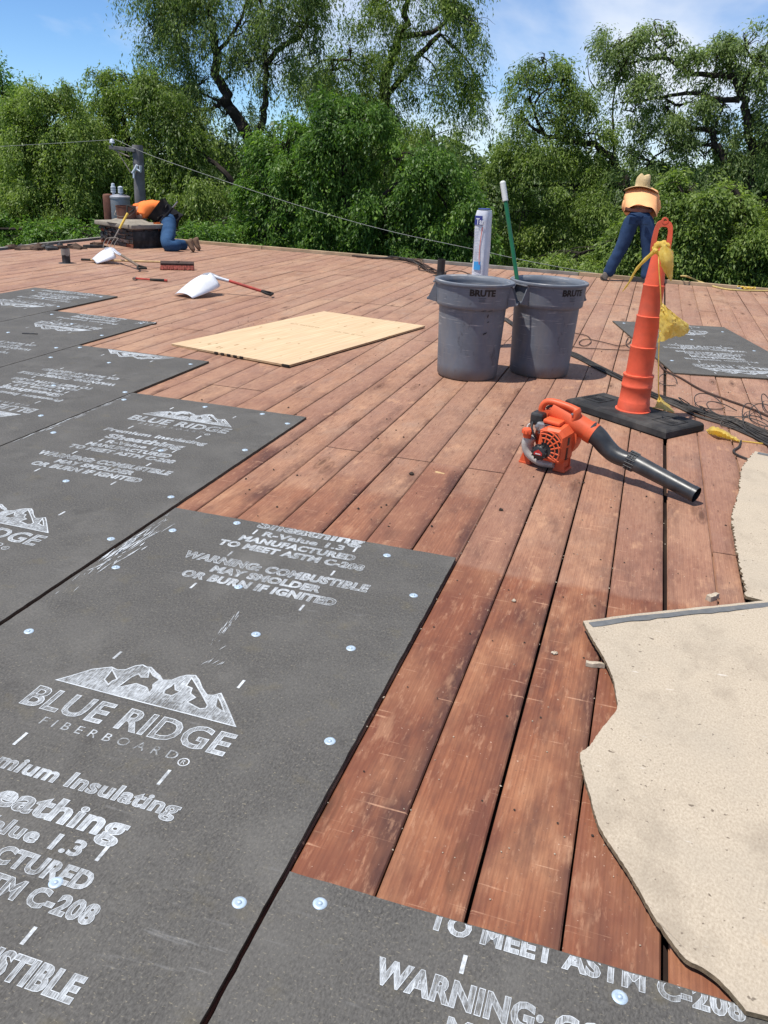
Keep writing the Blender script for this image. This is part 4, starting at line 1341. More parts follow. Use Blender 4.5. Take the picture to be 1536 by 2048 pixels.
# handle: thick loop over the top
hp = smooth_path([(-.078, .02, .265), (-.088, .02, .315), (-.070, .02, .350), (-.03, .02, .362), (.04, .02, .356), (.085, .02, .348), (.112, .02, .335), (.105, .02, .29), (.07, .02, .255), (.045, .02, .235)], 5)
MB().tube(hp, [.0185 + (.006 if i > 28 else 0) for i in range(len(hp))], 14, sq=(1, 1.15)).build('handle', OP, t)
MB().tube(smooth_path([(-.06, .02, .318), (-.035, .02, .336), (.03, .02, .334)], 4), .008, 8).build('trigger_guard', BP, t)
MB().lathe([(0, -.008), (.007, -.006), (.007, .02)], (.10, -.006, .322), 10, axis='y').build('screw', M['dull_metal'], t)
MB().box((.045, .02, .318), (.03, .014, .022), rot=Euler((0, .4, 0)), bev=.004).build('trigger', BP, t)
# feet
for x, s_ in ((-.13, -1), (.075, 1)):
    mb = MB()
    mb.prism([(x - .028, 0), (x + .04, 0), (x + .03, .07), (x + .0, .085), (x - .012, .05)], -.055, -.045, 0, Matrix(((1, 0, 0, 0), (0, 0, 1, 0), (0, 1, 0, 0), (0, 0, 0, 1))))
    mb.prism([(x - .02, 0), (x + .035, 0), (x + .03, .07), (x + .0, .085)], .04, .05, 0, Matrix(((1, 0, 0, 0), (0, 0, 1, 0), (0, 1, 0, 0), (0, 0, 0, 1))))
    mb.box((x + .008, -.002, .006), (.07, .11, .012), bev=.003)
    mb.box((x + .012, -.002, .045), (.03, .09, .06), bev=.004)
    mb.build('foot', OP, t)
# black tube: bent upper piece, ribbed joint, straight nozzle
TP = M['tube_plastic']
u = [bl(1180, 862, 4.465), bl(1196, 874, 4.45), bl(1212, 893, 4.44), bl(1228, 908, 4.42), bl(1246, 917, 4.40), bl(1262, 921, 4.385)]
up_ = smooth_path(u, 5)
MB().tube(up_, [.0575 - .0007 * i for i in range(len(up_))], 22).build('upper_tube', TP, t)
j0, j1 = bl(1255, 918, 4.39), bl(1272, 926, 4.375)
jp = [j0 + (j1 - j0) * (i / 12) for i in range(13)]
MB().tube(jp, [.0475 + (.004 if (i // 2) % 2 else 0) for i in range(13)], 22).build('ribbed_joint', TP, t)
for i in range(16):
    a = 2 * math.pi * i / 16
    ax_ = (j1 - j0).normalized(); u_ = ax_.orthogonal().normalized(); w_ = ax_.cross(u_)
    o_ = (u_ * math.cos(a) + w_ * math.sin(a)) * .051
    MB().tube([j0 + o_, j1 + o_], .0028, 5).build('grip_rib', TP, t.children[-1] if False else t)
nz0, nz1 = bl(1268, 924, 4.378), bl(1393, 990, 4.195)
dn = (nz1 - nz0)
npts = [nz0, nz0 + dn * .15, nz0 + dn * .5, nz0 + dn * .93, nz0 + dn * .935, nz1]
mb = MB().tube(npts, [.047, .0455, .0425, .0395, .0415, .041], 24, cap=False)
mb.build('nozzle', TP, t, fixn=False)
mb = MB().tube([nz1, nz1 - dn * .3], [.0385, .038], 20, cap=False)
nn = len(mb.v); mb.f.append(list(range(nn - 20, nn))); mb.mi.append(0); mb.sm.append(False)
mb.build('nozzle_bore', M['print_black'], t, fixn=False)  # bore coloured black to stand in for the shade inside the nozzle
mb = MB().tube([nz1 - dn * .004, nz1 + dn * .003], [.0395, .0395], 24, cap=False)
mb.build('nozzle_lip', TP, t, fixn=False)

# ------------------------------------------------------------------ cables
def cable(mb, pts, r, n=6, sub=5, jit=0):
    P = smooth_path([Vector(p) + Vector((random.gauss(0, jit), random.gauss(0, jit), 0)) for p in pts], sub)
    for p in P: p.z = max(p.z, r)
    mb.tube(P, r, n)


main = [(1010, 640), (1085, 690), (1150, 713), (1200, 738), (1250, 763), (1300, 790), (1350, 808), (1410, 832), (1470, 850), (1536, 880), (1620, 915)]
t = thing('cable_bundle', 'thick bundle of black cables running from behind the bins past the cone', 'cable', (gr(1410, 832).x, gr(1410, 832).y, 0))
org = Vector(t.location)
for i in range(30):
    mb = MB(); ph = random.uniform(0, 6); off = random.uniform(-1, 1)
    P = []
    for k, (x, y) in enumerate(main):
        spread = .030 + .014 * max(0, k - 5) ** 1.3
        q = gr(x, y); s_ = off * spread + .3 * spread * math.sin(k * 1.4 + ph)
        P.append(q + Vector((s_ * .75, s_ * .85, .008 + .025 * random.random() * (1 - abs(off)))) - org)
    cable(mb, P, random.uniform(.0032, .0062), 6, 5)
    mb.build('cable', M['cable'], t)
# loops that spring out of the bundle
for c, rx, ry, a in (((1335, 768), .075, .10, .2), ((1418, 812), .11, .13, .6), ((1452, 828), .14, .10, 1.0), ((1528, 840), .10, .22, 0), ((1522, 862), .12, .16, .7), ((1505, 845), .07, .30, .3), ((1490, 858), .16, .07, .1), ((1440, 838), .12, .05, 2.0), ((1535, 815), .05, .2, .9), ((1380, 815), .09, .05, 1.6)):
    q = gr(*c); mb = MB()
    P = [q + Vector((rx * math.cos(g + a), ry * math.sin(g + a), .012 + .05 * max(0, math.sin(g)))) - org for g in [i * .55 for i in range(11)]]
    cable(mb, P, .0036, 6, 4); mb.build('cable_loop', M['cable'], t)
t = thing('brown_cord', 'thin brown cord running along the edge of the askew dark sheet to the right', 'cord', (gr(1400, 780).x, gr(1400, 780).y, 0)); org = Vector(t.location)
mb = MB(); cable(mb, [gr(x, y, .012) - org for x, y in ((1316, 723), (1330, 740), (1362, 756), (1400, 778), (1450, 798), (1500, 816), (1560, 842))], .0075, 7); mb.build('cord', M['cable_brown'], t)
t = thing('loose_cord', 'thin looping cord lying on the deck between the bin and the cone', 'cord', (gr(1200, 690).x, gr(1200, 690).y, 0)); org = Vector(t.location)
mb = MB(); cable(mb, [gr(x, y, .01) - org for x, y in ((1090, 620), (1110, 655), (1150, 666), (1175, 672), (1182, 684), (1168, 692), (1158, 685), (1172, 678), (1205, 684), (1240, 692), (1258, 686), (1262, 677), (1256, 676), (1252, 688), (1264, 698), (1280, 703))], .0042, 6)
cable(mb, [gr(x, y, .01) - org for x, y in ((1100, 680), (1150, 694), (1200, 698), (1240, 700), (1285, 701))], .0042, 6)
mb.build('cord', M['cable_brown'], t)
t = thing('wire_tail', 'bent black wire end poking out below the yellow scrap', 'wire', (gr(1480, 895).x, gr(1480, 895).y, 0)); org = Vector(t.location)
mb = MB(); cable(mb, [gr(x, y, .01) - org for x, y in ((1482, 882), (1478, 893), (1467, 901), (1472, 908), (1490, 916), (1510, 922))], .0065, 6); mb.build('wire', M['cable'], t)
t = thing('far_cable_tangle', 'tangled cables by the far roof edge beside the vent pipe', 'cable', (gr(830, 530).x, gr(830, 530).y, 0)); org = Vector(t.location)
for i in range(12):
    mb = MB(); P = []
    for k, (x, y) in enumerate(((735, 509), (775, 513), (805, 517), (830, 529), (850, 540), (868, 547), (885, 549 + 3 * random.random()))):
        s_ = random.gauss(0, .05 + .03 * math.sin(k)); q = gr(x + random.gauss(0, 4), y)
        P.append(Vector((q.x + s_ * .4, min(q.y + s_, 13.95), .01 + random.random() * .07 * (1 if 1 < k < 6 else .4))) - org)
    cable(mb, P, random.uniform(.005, .009), 5, 5); mb.build('cable', M['cable_brown'] if i % 2 else M['cable'], t)
mb = MB(); cable(mb, [gr(x, y, .01) - org for x, y in ((885, 546), (900, 541), (925, 543), (945, 551))], .007, 5); mb.build('cable', M['cable_brown'], t)
t = thing('yellow_rope', 'pale yellow safety rope trailing along the far edge at right', 'rope', (gr(1440, 578).x, 13.6, 0)); org = Vector(t.location)
mb = MB(); cable(mb, [at(1362, 552, 14.12) - org, at(1375, 553, 14.0) - org, gr(1395, 562, .02) - org, gr(1420, 571, .012) - org, gr(1450, 578, .012) - org, gr(1485, 581, .012) - org, gr(1540, 582, .012) - org, gr(1600, 584, .012) - org], .013, 8, 6); mb.build('rope', M['rope'], t)
mb = MB()
q = gr(1490, 578, .02) - org
for i in range(5):
    c = q + Vector((random.uniform(-.1, .1), random.uniform(-.06, .06), .02))
    mb.tube([c + Vector((.05 * math.cos(g), .03 * math.sin(g), .012 * math.sin(2 * g + i))) for g in [k * 2 * math.pi / 10 for k in range(10)]], .007, 6, closed=True)
mb.build('rope_grab', M['yellow_paint'], t)
MB().box(gr(1478, 577, .02) - org, (.07, .04, .035), bev=.01).build('buckle', M['dull_metal'], t)
# ------------------------------------------------------------------ chimney with its brickwork
C0 = Vector((-8.285, 12.56, 0)); yawK = math.radians(67)
t = thing('chimney', 'low tar-blackened brick chimney with a concrete cap at the roof corner', 'chimney', C0, yawK)
CX, CY, CH = .60, .98, .30
MB().box((CX / 2, CY / 2, CH / 2), (CX - .03, CY - .03, CH)).build('core', M['mortar'], t)
bm_ = {}
for w in ('x', 'y'):
    L = .205
    bm_[w] = MB().box((0, 0, 0), (L, .09, .056) if w == 'x' else (.09, L, .056), bev=.006).mesh('brick', M['brickblack'])
    bm_[w + 'r'] = MB().box((0, 0, 0), (L, .09, .056) if w == 'x' else (.09, L, .056), bev=.006).mesh('brick', M['brickred'])
    bm_[w + 'h'] = MB().box((0, 0, 0), (.10, .09, .056) if w == 'x' else (.09, .10, .056), bev=.006).mesh('brick', M['brickblack'])
for row in range(5):
    z = .03 + row * .0665
    for (w, Ltot, fixed) in (('y', CY, (.04, CX - .04)), ('x', CX, (.04, CY - .04))):
        for fx_ in fixed:
            p = .0 + (.11 if row % 2 else .0)
            if row % 2:
                o = link('brick', bm_[w + 'h'], t, (fx_, .055, z) if w == 'y' else (.055, fx_, z))
            while p + .2 < Ltot + .02:
                j = random.uniform(-.006, .006)
                key = w + ('r' if random.random() < (.35 if row < 1 else .12) else '')
                loc = (fx_ + j, p + .105, z) if w == 'y' else (p + .105, fx_ + j, z)
                link('brick', bm_[key], t, loc, (0, 0, random.uniform(-.02, .02)))
                p += .218
mb = MB()
ov = .065
mb.box((CX / 2, CY / 2, .340), (CX + 2 * ov, CY + 2 * ov, .070), bev=.012)
mb.lathe([(.0, .432), (.22, .428), (.30, .40), (.36, .375)], (.26, .5, 0), 14)
mb.build('concrete_cap', M['concrete'], t)
# torn black flashing hanging on the faces
for k in range(16):
    y0 = random.uniform(0, CY - .2); z0_ = random.uniform(.05, .27); w = random.uniform(.15, .42); h = random.uniform(.012, .05)
    y1 = min(CY, y0 + w)
    n = 7; vs = []
    for i in range(n + 1):
        y = y0 + (y1 - y0) * i / n
        for dz in (0, h): vs.append((-.016 - random.random() * .022, y, z0_ + dz + random.uniform(-.008, .008)))
    MB().add(vs, [(2 * i, 2 * i + 2, 2 * i + 3, 2 * i + 1) for i in range(n)]).build('torn_felt', M['brickblack'], t)
mb = MB(); vs = []
for i in range(15):
    x = -.02 + (CX + .06) * i / 14
    for z_, yy in ((.0, -.012), (.12, -.03), (.275 + random.uniform(-.02, .0), -.016)): vs.append((x, yy - random.random() * .008, z_))
mb.add(vs, [(3 * i + j, 3 * i + 3 + j, 3 * i + 4 + j, 3 * i + 1 + j) for i in range(14) for j in range(2)]).build('felt_wrap', M['tar'], t)
# rust bucket on the cap
bk = C0 + Matrix.Rotation(yawK, 3, 'Z') @ Vector((.26, .55, 0))
t2 = thing('rusty_bucket', 'rusty brown open metal bucket standing on the chimney cap', 'bucket', (bk.x, bk.y, .425))
MB().lathe([(0, .004), (.15, .004), (.155, 0), (.168, .20), (.173, .203), (.173, .212), (.163, .212), (.148, .01), (0, .01)], (0, 0, 0), 30).build('bucket_wall', M['rust'], t2)
MB().tube([(-.172, 0, .2), (-.18, -.03, .12), (-.15, -.13, .06), (0, -.185, .04), (.15, -.13, .06), (.18, -.03, .12), (.172, 0, .2)], .004, 6).build('bail', M['fork_steel'], t2)

# torn felt heap along the left edge
for k in range(26):
    px = random.uniform(20, 215); py = 486 + random.uniform(2, 9) + (8 * (1 - px / 215))
    q = gr(px, py)
    n = 6; vs = []; r = random.uniform(.06, .22)
    for i in range(n):
        a = 2 * math.pi * i / n
        vs.append(Vector((r * math.cos(a) * random.uniform(.6, 1.2), r * .5 * math.sin(a) * random.uniform(.6, 1.2), random.uniform(.015, .05))))
    vs.append(Vector((0, 0, random.uniform(.03, .09))))
    low = [Vector((v.x * 1.05, v.y * 1.05, 0)) for v in vs[:n]]
    mb = MB().add(vs + low, [(i, (i + 1) % n, n) for i in range(n)] + [(n + 1 + i, n + 1 + (i + 1) % n, (i + 1) % n, i) for i in range(n)])
    o = mb.build('felt_scrap', M['debris'] if k % 3 else M['tar'], None, (q.x, q.y, .0), (0, 0, random.uniform(0, 6)))
    tag(o, 'torn scrap of old roofing felt along the left roof edge by the chimney', 'debris', 'old felt scraps by the chimney')

# ------------------------------------------------------------------ utility pole
PY = 17.0
base = at(272, 440, PY); topp = at(275, 290, PY)
t = thing('utility_pole', 'weathered grey wooden utility pole behind the chimney', 'utility pole', (base.x + .12, PY, -4.2))
zt = topp.z + 4.2
dx = topp.x - (base.x + .12)
MB().tube([(-.25, 0, 0), (-.1, 0, 3), (0.02, 0, zt - 1.3), (dx, 0, zt - .03), (dx, 0, zt)], [.17, .14, .122, .116, .108], 18).build('post', M['pole'], t)
O = Vector(t.location)
arm0 = at(226, 294, PY) - O; arm1 = at(277, 302, PY) - O
mb = MB(); c = (arm0 + arm1) / 2
mb.box(c + Vector((0, -.12, 0)), ((arm1 - arm0).length, .07, .075), rot=Euler((0, .05, 0)), bev=.008); mb.build('crossarm', M['pole'], t)
MB().tube([at(236, 300, PY) - O + Vector((0, -.13, 0)), at(266, 314, PY) - O + Vector((0, -.13, 0))], .016, 8).build('brace', M['fork_steel'], t)
MB().tube([at(240, 300, PY) - O + Vector((0, -.13, 0)), at(268, 345, PY) - O + Vector((0, -.13, 0))], .011, 8).build('brace', M['fork_steel'], t)
ip = at(231, 290, PY) - O + Vector((0, -.12, 0))
MB().lathe([(.014, -.04), (.014, .03), (.055, .03), (.06, .05), (.045, .065), (.05, .08), (.04, .10), (.022, .112), (.028, .125), (0, .13)], ip, 16).build('insulator', M['ceramic'], t)
q = at(280, 337, PY) - O + Vector((0, -.16, 0))
mb = MB()
mb.tube([q + Vector((-.09, 0, -.10)), q, q + Vector((.04, 0, .07))], [.03, .035, .03], 10)
mb.tube([q, q + Vector((.11, 0, -.06)), q + Vector((.12, 0, .06))], [.03, .026, .034], 10)
mb.tube([q + Vector((-.05, 0, -.05)), q + Vector((-.055, -.02, -.2))], .02, 8)
mb.build('wire_clamp', M['ceramic'], t)
# transformer hung on the pole's left
q = at(243, 440, 16.75)
t = thing('transformer', 'rust-streaked grey transformer can with two insulators behind the chimney', 'transformer', (q.x - .0, 16.62, q.z - .35))
hh = at(250, 392, 16.62).z - (q.z - .35)
MB().lathe([(0, 0), (.20, 0), (.215, .02), (.215, hh - .06), (.225, hh - .055), (.225, hh - .02), (.20, hh), (.08, hh + .03), (0, hh + .035)], (.08, 0, 0), 30).build('tank', M['transformer'], t)
MB().lathe([(0, 0), (.10, 0), (.11, .02), (.11, hh - .03), (.09, hh), (0, hh + .01)], (-.13, -.12, .02), 22).build('side_tank', M['rust'], t)
MB().box((-.30, .02, hh - .12), (.05, .10, .22), bev=.01).build('switch_box', M['pole'], t)
MB().tube([(-.28, .02, hh - .06), (-.15, .0, hh - .05)], .02, 8).build('bracket', M['zinc'], t)
for x, h_ in ((-.03, .24), (.15, .19)):
    pr = [(.03, 0), (.03, .05)]
    for i in range(3): pr += [(.055, .06 + i * .045), (.055, .09 + i * .045), (.04, .095 + i * .045)]
    pr += [(.035, h_), (.0, h_ + .01)]
    MB().lathe(pr, (x, -.05, hh + .0), 14).build('bushing', M['ceramic'], t)
# service wire
w0 = at(231, 279, PY - .12)
t = thing('overhead_wire', 'long pale overhead wire sagging across behind the roof from the pole', 'wire', w0)
left = [at(-420, 310, 17.5), at(-150, 302, 17.2), at(0, 293, 17.0), at(120, 286, 16.95), w0]
right = [w0, at(300, 310, 16.6), at(420, 352, 16.3), at(600, 412, 15.9), at(770, 460, 15.6), at(950, 499, 15.3), at(1060, 523, 15.1), at(1200, 548, 14.9), at(1340, 566, 14.7), at(1600, 592, 14.4)]
MB().tube([p - w0 for p in smooth_path(left, 6)], .0048, 6).build('span', M['wire'], t)
MB().tube([p - w0 for p in smooth_path(right, 6)], .0045, 6).build('span', M['wire'], t)

# ------------------------------------------------------------------ hand tools
def scoop(label, tip, heel, end, width, dish, hmat, gmat, neckmat, style):
    """aluminium grain scoop lying belly-up: hollow blade, socket, shaft and D-grip"""
    tip, heel, end = Vector(tip), Vector(heel), Vector(end)
    t = thing('scoop_shovel', label, 'shovel', (heel.x, heel.y, 0)); O = Vector((heel.x, heel.y, 0))
    ax = (heel - tip); L = ax.length; axn = ax.normalized()
    side = axn.cross(Vector((0, 0, 1))).normalized(); nrm = side.cross(axn)
    vs = []; R_, C_n = 12, 12
    for i in range(R_ + 1):
        u_ = i / R_
        w = width * (.80 + .25 * math.sin(min(1, u_ * 1.3) * math.pi * .6)) * (1 if u_ < .85 else math.cos((u_ - .85) / .15 * 1.1))
        arch = dish * (.35 + .65 * math.sin(min(1, u_ * 1.15) * math.pi * .5))
        for j in range(C_n + 1):
            v = j / C_n * 2 - 1
            p = tip + ax * u_ + side * (v * w / 2) + nrm * (arch * (1 - abs(v) ** 2.6) - (0 if u_ < .85 else -.0))
            vs.append(p - O)
    n = C_n + 1
    fs = [(i * n + j, i * n + j + 1, (i + 1) * n + j + 1, (i + 1) * n + j) for i in range(R_) for j in range(C_n)]
    b = MB().add(vs, fs, 0, True).build('blade', M['alu'], t)
    so_m = b.modifiers.new('thick', 'SOLIDIFY'); so_m.thickness = .003
    hs = heel + nrm * dish * .75
    d = (end - hs)
    neck = smooth_path([hs - axn * .10 + nrm * .02 - O, hs - O, hs + d * .13 + Vector((0, 0, -.005)) - O, hs + d * .30 - O], 5)
    MB().tube(neck, [.034 - .017 * i / (len(neck) - 1) for i in range(len(neck))], 12).build('socket', neckmat, t)
    MB().tube([hs + d * .29 - O, hs + d * .80 - O], .0175, 12).build('shaft', hmat, t)
    # D grip
    g0 = hs + d * .79 - O; dn_ = d.normalized(); sd = dn_.cross(Vector((0, 0, 1))).normalized()
    loop = [g0, g0 + dn_ * .04 + sd * .03, g0 + dn_ * .10 + sd * .058, g0 + dn_ * .135 + sd * .055, g0 + dn_ * .135 - sd * .055, g0 + dn_ * .10 - sd * .058, g0 + dn_ * .04 - sd * .03]
    MB().tube(loop, .015, 8, closed=True).build('grip', gmat, t)
    return t


s2t = gr(352, 596, .01)
scoop('bright aluminium scoop shovel with a red shaft lying belly-up', s2t + Vector((.02, .12, 0)), at(424, 566, 8.98), gr(548, 590, .03), .36, .125, M['red_handle'], M['grip'], M['alu_tube'], 0)
scoop('bright aluminium scoop shovel with an old wooden shaft, near the chimney', gr(172, 527, .01) + Vector((.0, .18, 0)), at(229, 512, 10.72), gr(292, 541, .03), .37, .125, M['handle_old'], M['grip'], M['alu_tube'], 1)

# push broom
h0, h1 = gr(323, 537, .0), gr(384, 533, .0)
h0 = Vector((-6.50, 10.50, 0)); h1 = Vector((-6.13, 10.72, 0))
mid = (h0 + h1) / 2; d = (h1 - h0).normalized()
t = thing('push_broom', 'push broom with a dirty red bristle head lying on the deck', 'broom', (mid.x, mid.y, 0), math.atan2(d.y, d.x))
Lb = .46
MB().box((0, .02, .085), (Lb, .07, .035), rot=Euler((math.radians(25), 0, 0)), bev=.008).build('block', M['broom_block'], t)
vs = []; fs = []; mb = MB()
for i in range(46):
    for k in range(4):
        x = -Lb / 2 + .01 + (Lb - .02) * i / 45 + random.uniform(-.003, .003); y = .045 - k * .018
        b0 = Vector((x, y, .082 - k * .008)); b1 = Vector((x + random.gauss(0, .006), y - .055 + random.gauss(0, .006), .004 + random.random() * .008))
        mb.tube([b0, b1], [.0075, .0085], 4, smooth=False)
mb.build('bristles', M['bristle'], t)
hb = Matrix.Rotation(-math.atan2(d.y, d.x), 3, 'Z') @ (gr(163, 519, .03) - Vector((mid.x, mid.y, 0)))
ha = Vector((0, .03, .095))
MB().tube([ha, ha + (hb - ha) * .93], .0145, 10).build('handle', M['handle_wood'], t)
MB().tube([ha + (hb - ha) * .90, hb], .0165, 10).build('end_grip', M['grip'], t)
MB().tube([ha - (hb - ha) * .02, ha + (hb - ha) * .035], .022, 10).build('ferrule', M['broom_block'], t)

# hammer
a, b = gr(270, 557, .02), gr(325, 560, .02)
t = thing('hammer', 'small hammer with a red and black handle lying on the deck', 'hammer', (a.x, a.y, 0), math.atan2(b.y - a.y, b.x - a.x))
L = .40
MB().tube([(.0, 0, .022), (L * .5, 0, .018)], .012, 8).build('shaft', M['red_handle'], t)
MB().tube([(L * .48, 0, .018), (L * .9, 0, .017), (L, 0, .017)], [.015, .017, .013], 8).build('grip', M['grip'], t)
MB().tube([(L * .94, 0, .017), (L * 1.03, 0, .017)], [.016, .014], 8).build('butt', M['red_handle'], t)
mb = MB().tube([(0, -.055, .024), (0, -.03, .024), (0, -.028, .024), (0, .03, .024)], [.017, .017, .012, .014], 10)
mb.tube([(0, .03, .024), (-.01, .06, .026), (-.03, .085, .02)], [.013, .012, .005], 8)
mb.build('head', M['fork_steel'], t)

# pitch fork leaning on the chimney
fh = at(262, 414, 12.58); ft = at(222, 478, 12.28); tipc = gr(212, 501, .01)
tipc = Vector((-8.46, 12.10, .012)); ft = Vector((-8.50, 12.28, .17))
ft = at(229, 476, 12.30)
t = thing('garden_fork', 'pitchfork with a yellow shaft leaning on the chimney', 'fork', (ft.x, ft.y, 0)); O = Vector((ft.x, ft.y, 0))
d = fh - ft
MB().tube([ft - O, ft + d * .45 - O], [.012, .014], 8).build('socket', M['fork_steel'], t)
MB().tube([ft + d * .30 - O, ft + d * .80 - O], [.019, .019], 10).build('shaft', M['yellow_paint'], t)
dn = d.normalized(); sd = dn.cross(CF).normalized()
loop = [ft + d * .79, ft + d * .86 + sd * .03, ft + d * .97 + sd * .062, ft + d * 1.0 + sd * .058, ft + d * 1.0 - sd * .058, ft + d * .97 - sd * .062, ft + d * .86 - sd * .03]
MB().tube([p - O for p in loop], .013, 8, closed=True).build('grip', M['grip'], t)
sh = [at(x, 477, 12.30) for x in (213, 221, 229, 237)]
tips = [gr(x, y, .01) for x, y in ((206, 499), (213, 500.5), (220, 501), (226, 502))]
MB().tube([sh[0] - O, sh[1] + Vector((0, 0, .015)) - O, sh[2] + Vector((0, 0, .015)) - O, sh[3] - O], .0075, 8).build('shoulder', M['fork_steel'], t)
for s_, e_ in zip(sh, tips):
    m_ = (s_ + e_) / 2 + Vector((0, -.02, .02))
    MB().tube([p - O for p in smooth_path([s_, m_, e_], 4)], [.0072, .0070, .0068, .0065, .006, .0055, .005, .004, .003], 6).build('tine', M['fork_steel'], t)

# ------------------------------------------------------------------ people
def skin_mesh(name, verts, edges, radii, mat, parent, root=0, sub=2, origin=Vector((0, 0, 0)), noise=0.0):
    me = bpy.data.meshes.new(name)
    me.from_pydata([tuple(Vector(v) - origin) for v in verts], edges, [])
    o = bpy.data.objects.new(name, me); COL.objects.link(o)
    sk = o.modifiers.new('skin', 'SKIN'); sk.use_smooth_shade = True
    for i, r in enumerate(radii):
        r = r if hasattr(r, '__len__') else (r, r)
        me.skin_vertices[0].data[i].radius = r
        me.skin_vertices[0].data[i].use_root = (i == root)
    ss = o.modifiers.new('sub', 'SUBSURF'); ss.levels = sub; ss.render_levels = sub
    dg = bpy.context.evaluated_depsgraph_get(); dg.update()
    m2 = bpy.data.meshes.new_from_object(o.evaluated_get(dg))
    bpy.data.objects.remove(o); bpy.data.meshes.remove(me)
    m2.materials.clear(); m2.materials.append(mat)
    if noise:
        for v in m2.vertices:
            c = v.co
            n_ = math.sin(c.x * 31 + c.z * 17) + math.sin(c.z * 43 - c.y * 23) + .6 * math.sin(c.x * 71 + c.y * 53 + c.z * 37)
            v.co = c + v.normal * noise * n_
    for p in m2.polygons: p.use_smooth = True
    m2.name = name
    return link(name, m2, parent)


def chain(*ids): return list(zip(ids[:-1], ids[1:]))


def hand(verts, edges, radii, wrist_i, wrist, fwd, side, curl):
    """palm and five bent fingers grown from the wrist vertex"""
    fwd = fwd.normalized(); side = side.normalized()
    p = wrist + fwd * .075; pi = len(verts); verts.append(p); radii.append((.04, .02)); edges.append((wrist_i, pi))
    for k, (off, L) in enumerate(((-.033, .07), (-.011, .08), (.011, .078), (.033, .062))):
        b0 = p + side * off + fwd * .02; b1 = b0 + fwd * L * .5 + curl * L * .25; b2 = b1 + fwd * L * .2 + curl * L * .5
        i0 = len(verts); verts.extend([b0, b1, b2]); radii.extend([.010, .009, .0075]); edges.extend([(pi, i0), (i0, i0 + 1), (i0 + 1, i0 + 2)])
    b0 = wrist + fwd * .035 - side * .035; b1 = b0 + fwd * .04 - side * .025; i0 = len(verts)
    verts.extend([b0, b1]); radii.extend([.012, .009]); edges.extend([(wrist_i, i0), (i0, i0 + 1)])


def shoe(parent, heel, toe, mat, h=.11, w=.105, up=Vector((0, 0, 1))):
    """a work shoe: sole, rounded upper, ankle collar"""
    heel, toe = Vector(heel), Vector(toe); ax = (toe - heel); L = ax.length; axn = ax.normalized()
    sd = axn.cross(up).normalized(); upn = sd.cross(axn).normalized()
    def ringpts(prof):
        vs = []; n = 12
        for u_, hw, hh in prof:
            for j in range(n):
                a = 2 * math.pi * j / n
                c, s_ = math.cos(a), math.sin(a)
                vs.append(heel + axn * (u_ * L) + sd * (hw * c) + upn * (max(-.0, hh * (.5 + .5 * s_))))
        fs = [(i * n + j, i * n + (j + 1) % n, (i + 1) * n + (j + 1) % n, (i + 1) * n + j) for i in range(len(prof) - 1) for j in range(n)]
        fs += [list(range(n))[::-1], [(len(prof) - 1) * n + j for j in range(n)]]
        return vs, fs
    vs, fs = ringpts([(-.02, w * .28, h * .75), (.03, w * .40, h * 1.1), (.2, w * .44, h * 1.25), (.38, w * .43, h * .95), (.6, w * .48, h * .68), (.8, w * .49, h * .58), (.95, w * .38, h * .5), (1.02, w * .18, h * .3)])
    o = MB().add(vs, fs, 0, True).build('shoe', mat, parent)
    vs, fs = ringpts([(-.03, w * .32, .022), (.05, w * .44, .024), (.35, w * .44, .024), (.65, w * .51, .024), (.9, w * .45, .024), (1.04, w * .2, .022)])
    vs = [v - upn * .004 for v in vs]
    MB().add(vs, fs, 0, True).build('sole', M['sole'], o)
    return o


# --- person bending over the far edge, seen from behind
O = Vector((gr(1252, 559).x, 13.86, 0))
t = thing('person', 'person in a peach shirt, jeans and straw hat bending over the far edge', 'person', O)
w = lambda x, y, Y: at(x, y, Y) - O
fl = Vector((gr(1213, 556).x, 13.72, 0)) - O; fr_ = Vector((gr(1294, 561).x, 13.72, 0)) - O
fl.z = fr_.z = 0
hipc = w(1279, 424, 13.80); wa = w(1280, 413, 13.86)
hl, hr = w(1267, 432, 13.80), w(1293, 432, 13.80)
kl, kr = w(1245, 492, 13.80), w(1297, 496, 13.80)
al, ar = fl + Vector((.01, .05, .10)), fr_ + Vector((-.01, .05, .10))
ch_ = w(1282, 396, 14.10); nk = w(1284, 382, 14.30); hd = w(1285, 372, 14.42); ht_ = w(1285, 360, 14.46)
sl_, sr_ = w(1260, 390, 14.22), w(1307, 390, 14.22)
el, er = w(1252, 414, 14.22), w(1313, 414, 14.22)
wl_, wr_ = w(1264, 436, 14.36), w(1302, 436, 14.36)
V = [hipc, wa, ch_, nk, hd, ht_, sl_, el, wl_, sr_, er, wr_, hl, kl, al, hr, kr, ar, al + Vector((-.02, .10, -.06)), ar + Vector((.02, .10, -.06))]
Ed = chain(0, 1, 2, 3, 4, 5) + [(2, 6), (2, 9)] + chain(6, 7, 8) + chain(9, 10, 11) + [(0, 12), (0, 15)] + chain(12, 13, 14, 18) + chain(15, 16, 17, 19)
Rr = [.11, .10, .10, .05, .085, .06, .06, .048, .03, .06, .048, .03, .08, .06, .045, .08, .06, .045, .035, .035]
hand(V, Ed, Rr, 8, wl_, Vector((.2, .25, -1)), Vector((1, .3, 0)), Vector((.6, .3, -.3)))
hand(V, Ed, Rr, 11, wr_, Vector((-.2, .25, -1)), Vector((-1, .3, 0)), Vector((-.6, .3, -.3)))
body = skin_mesh('body', V, Ed, Rr, M['skin'], t, 0, 1)
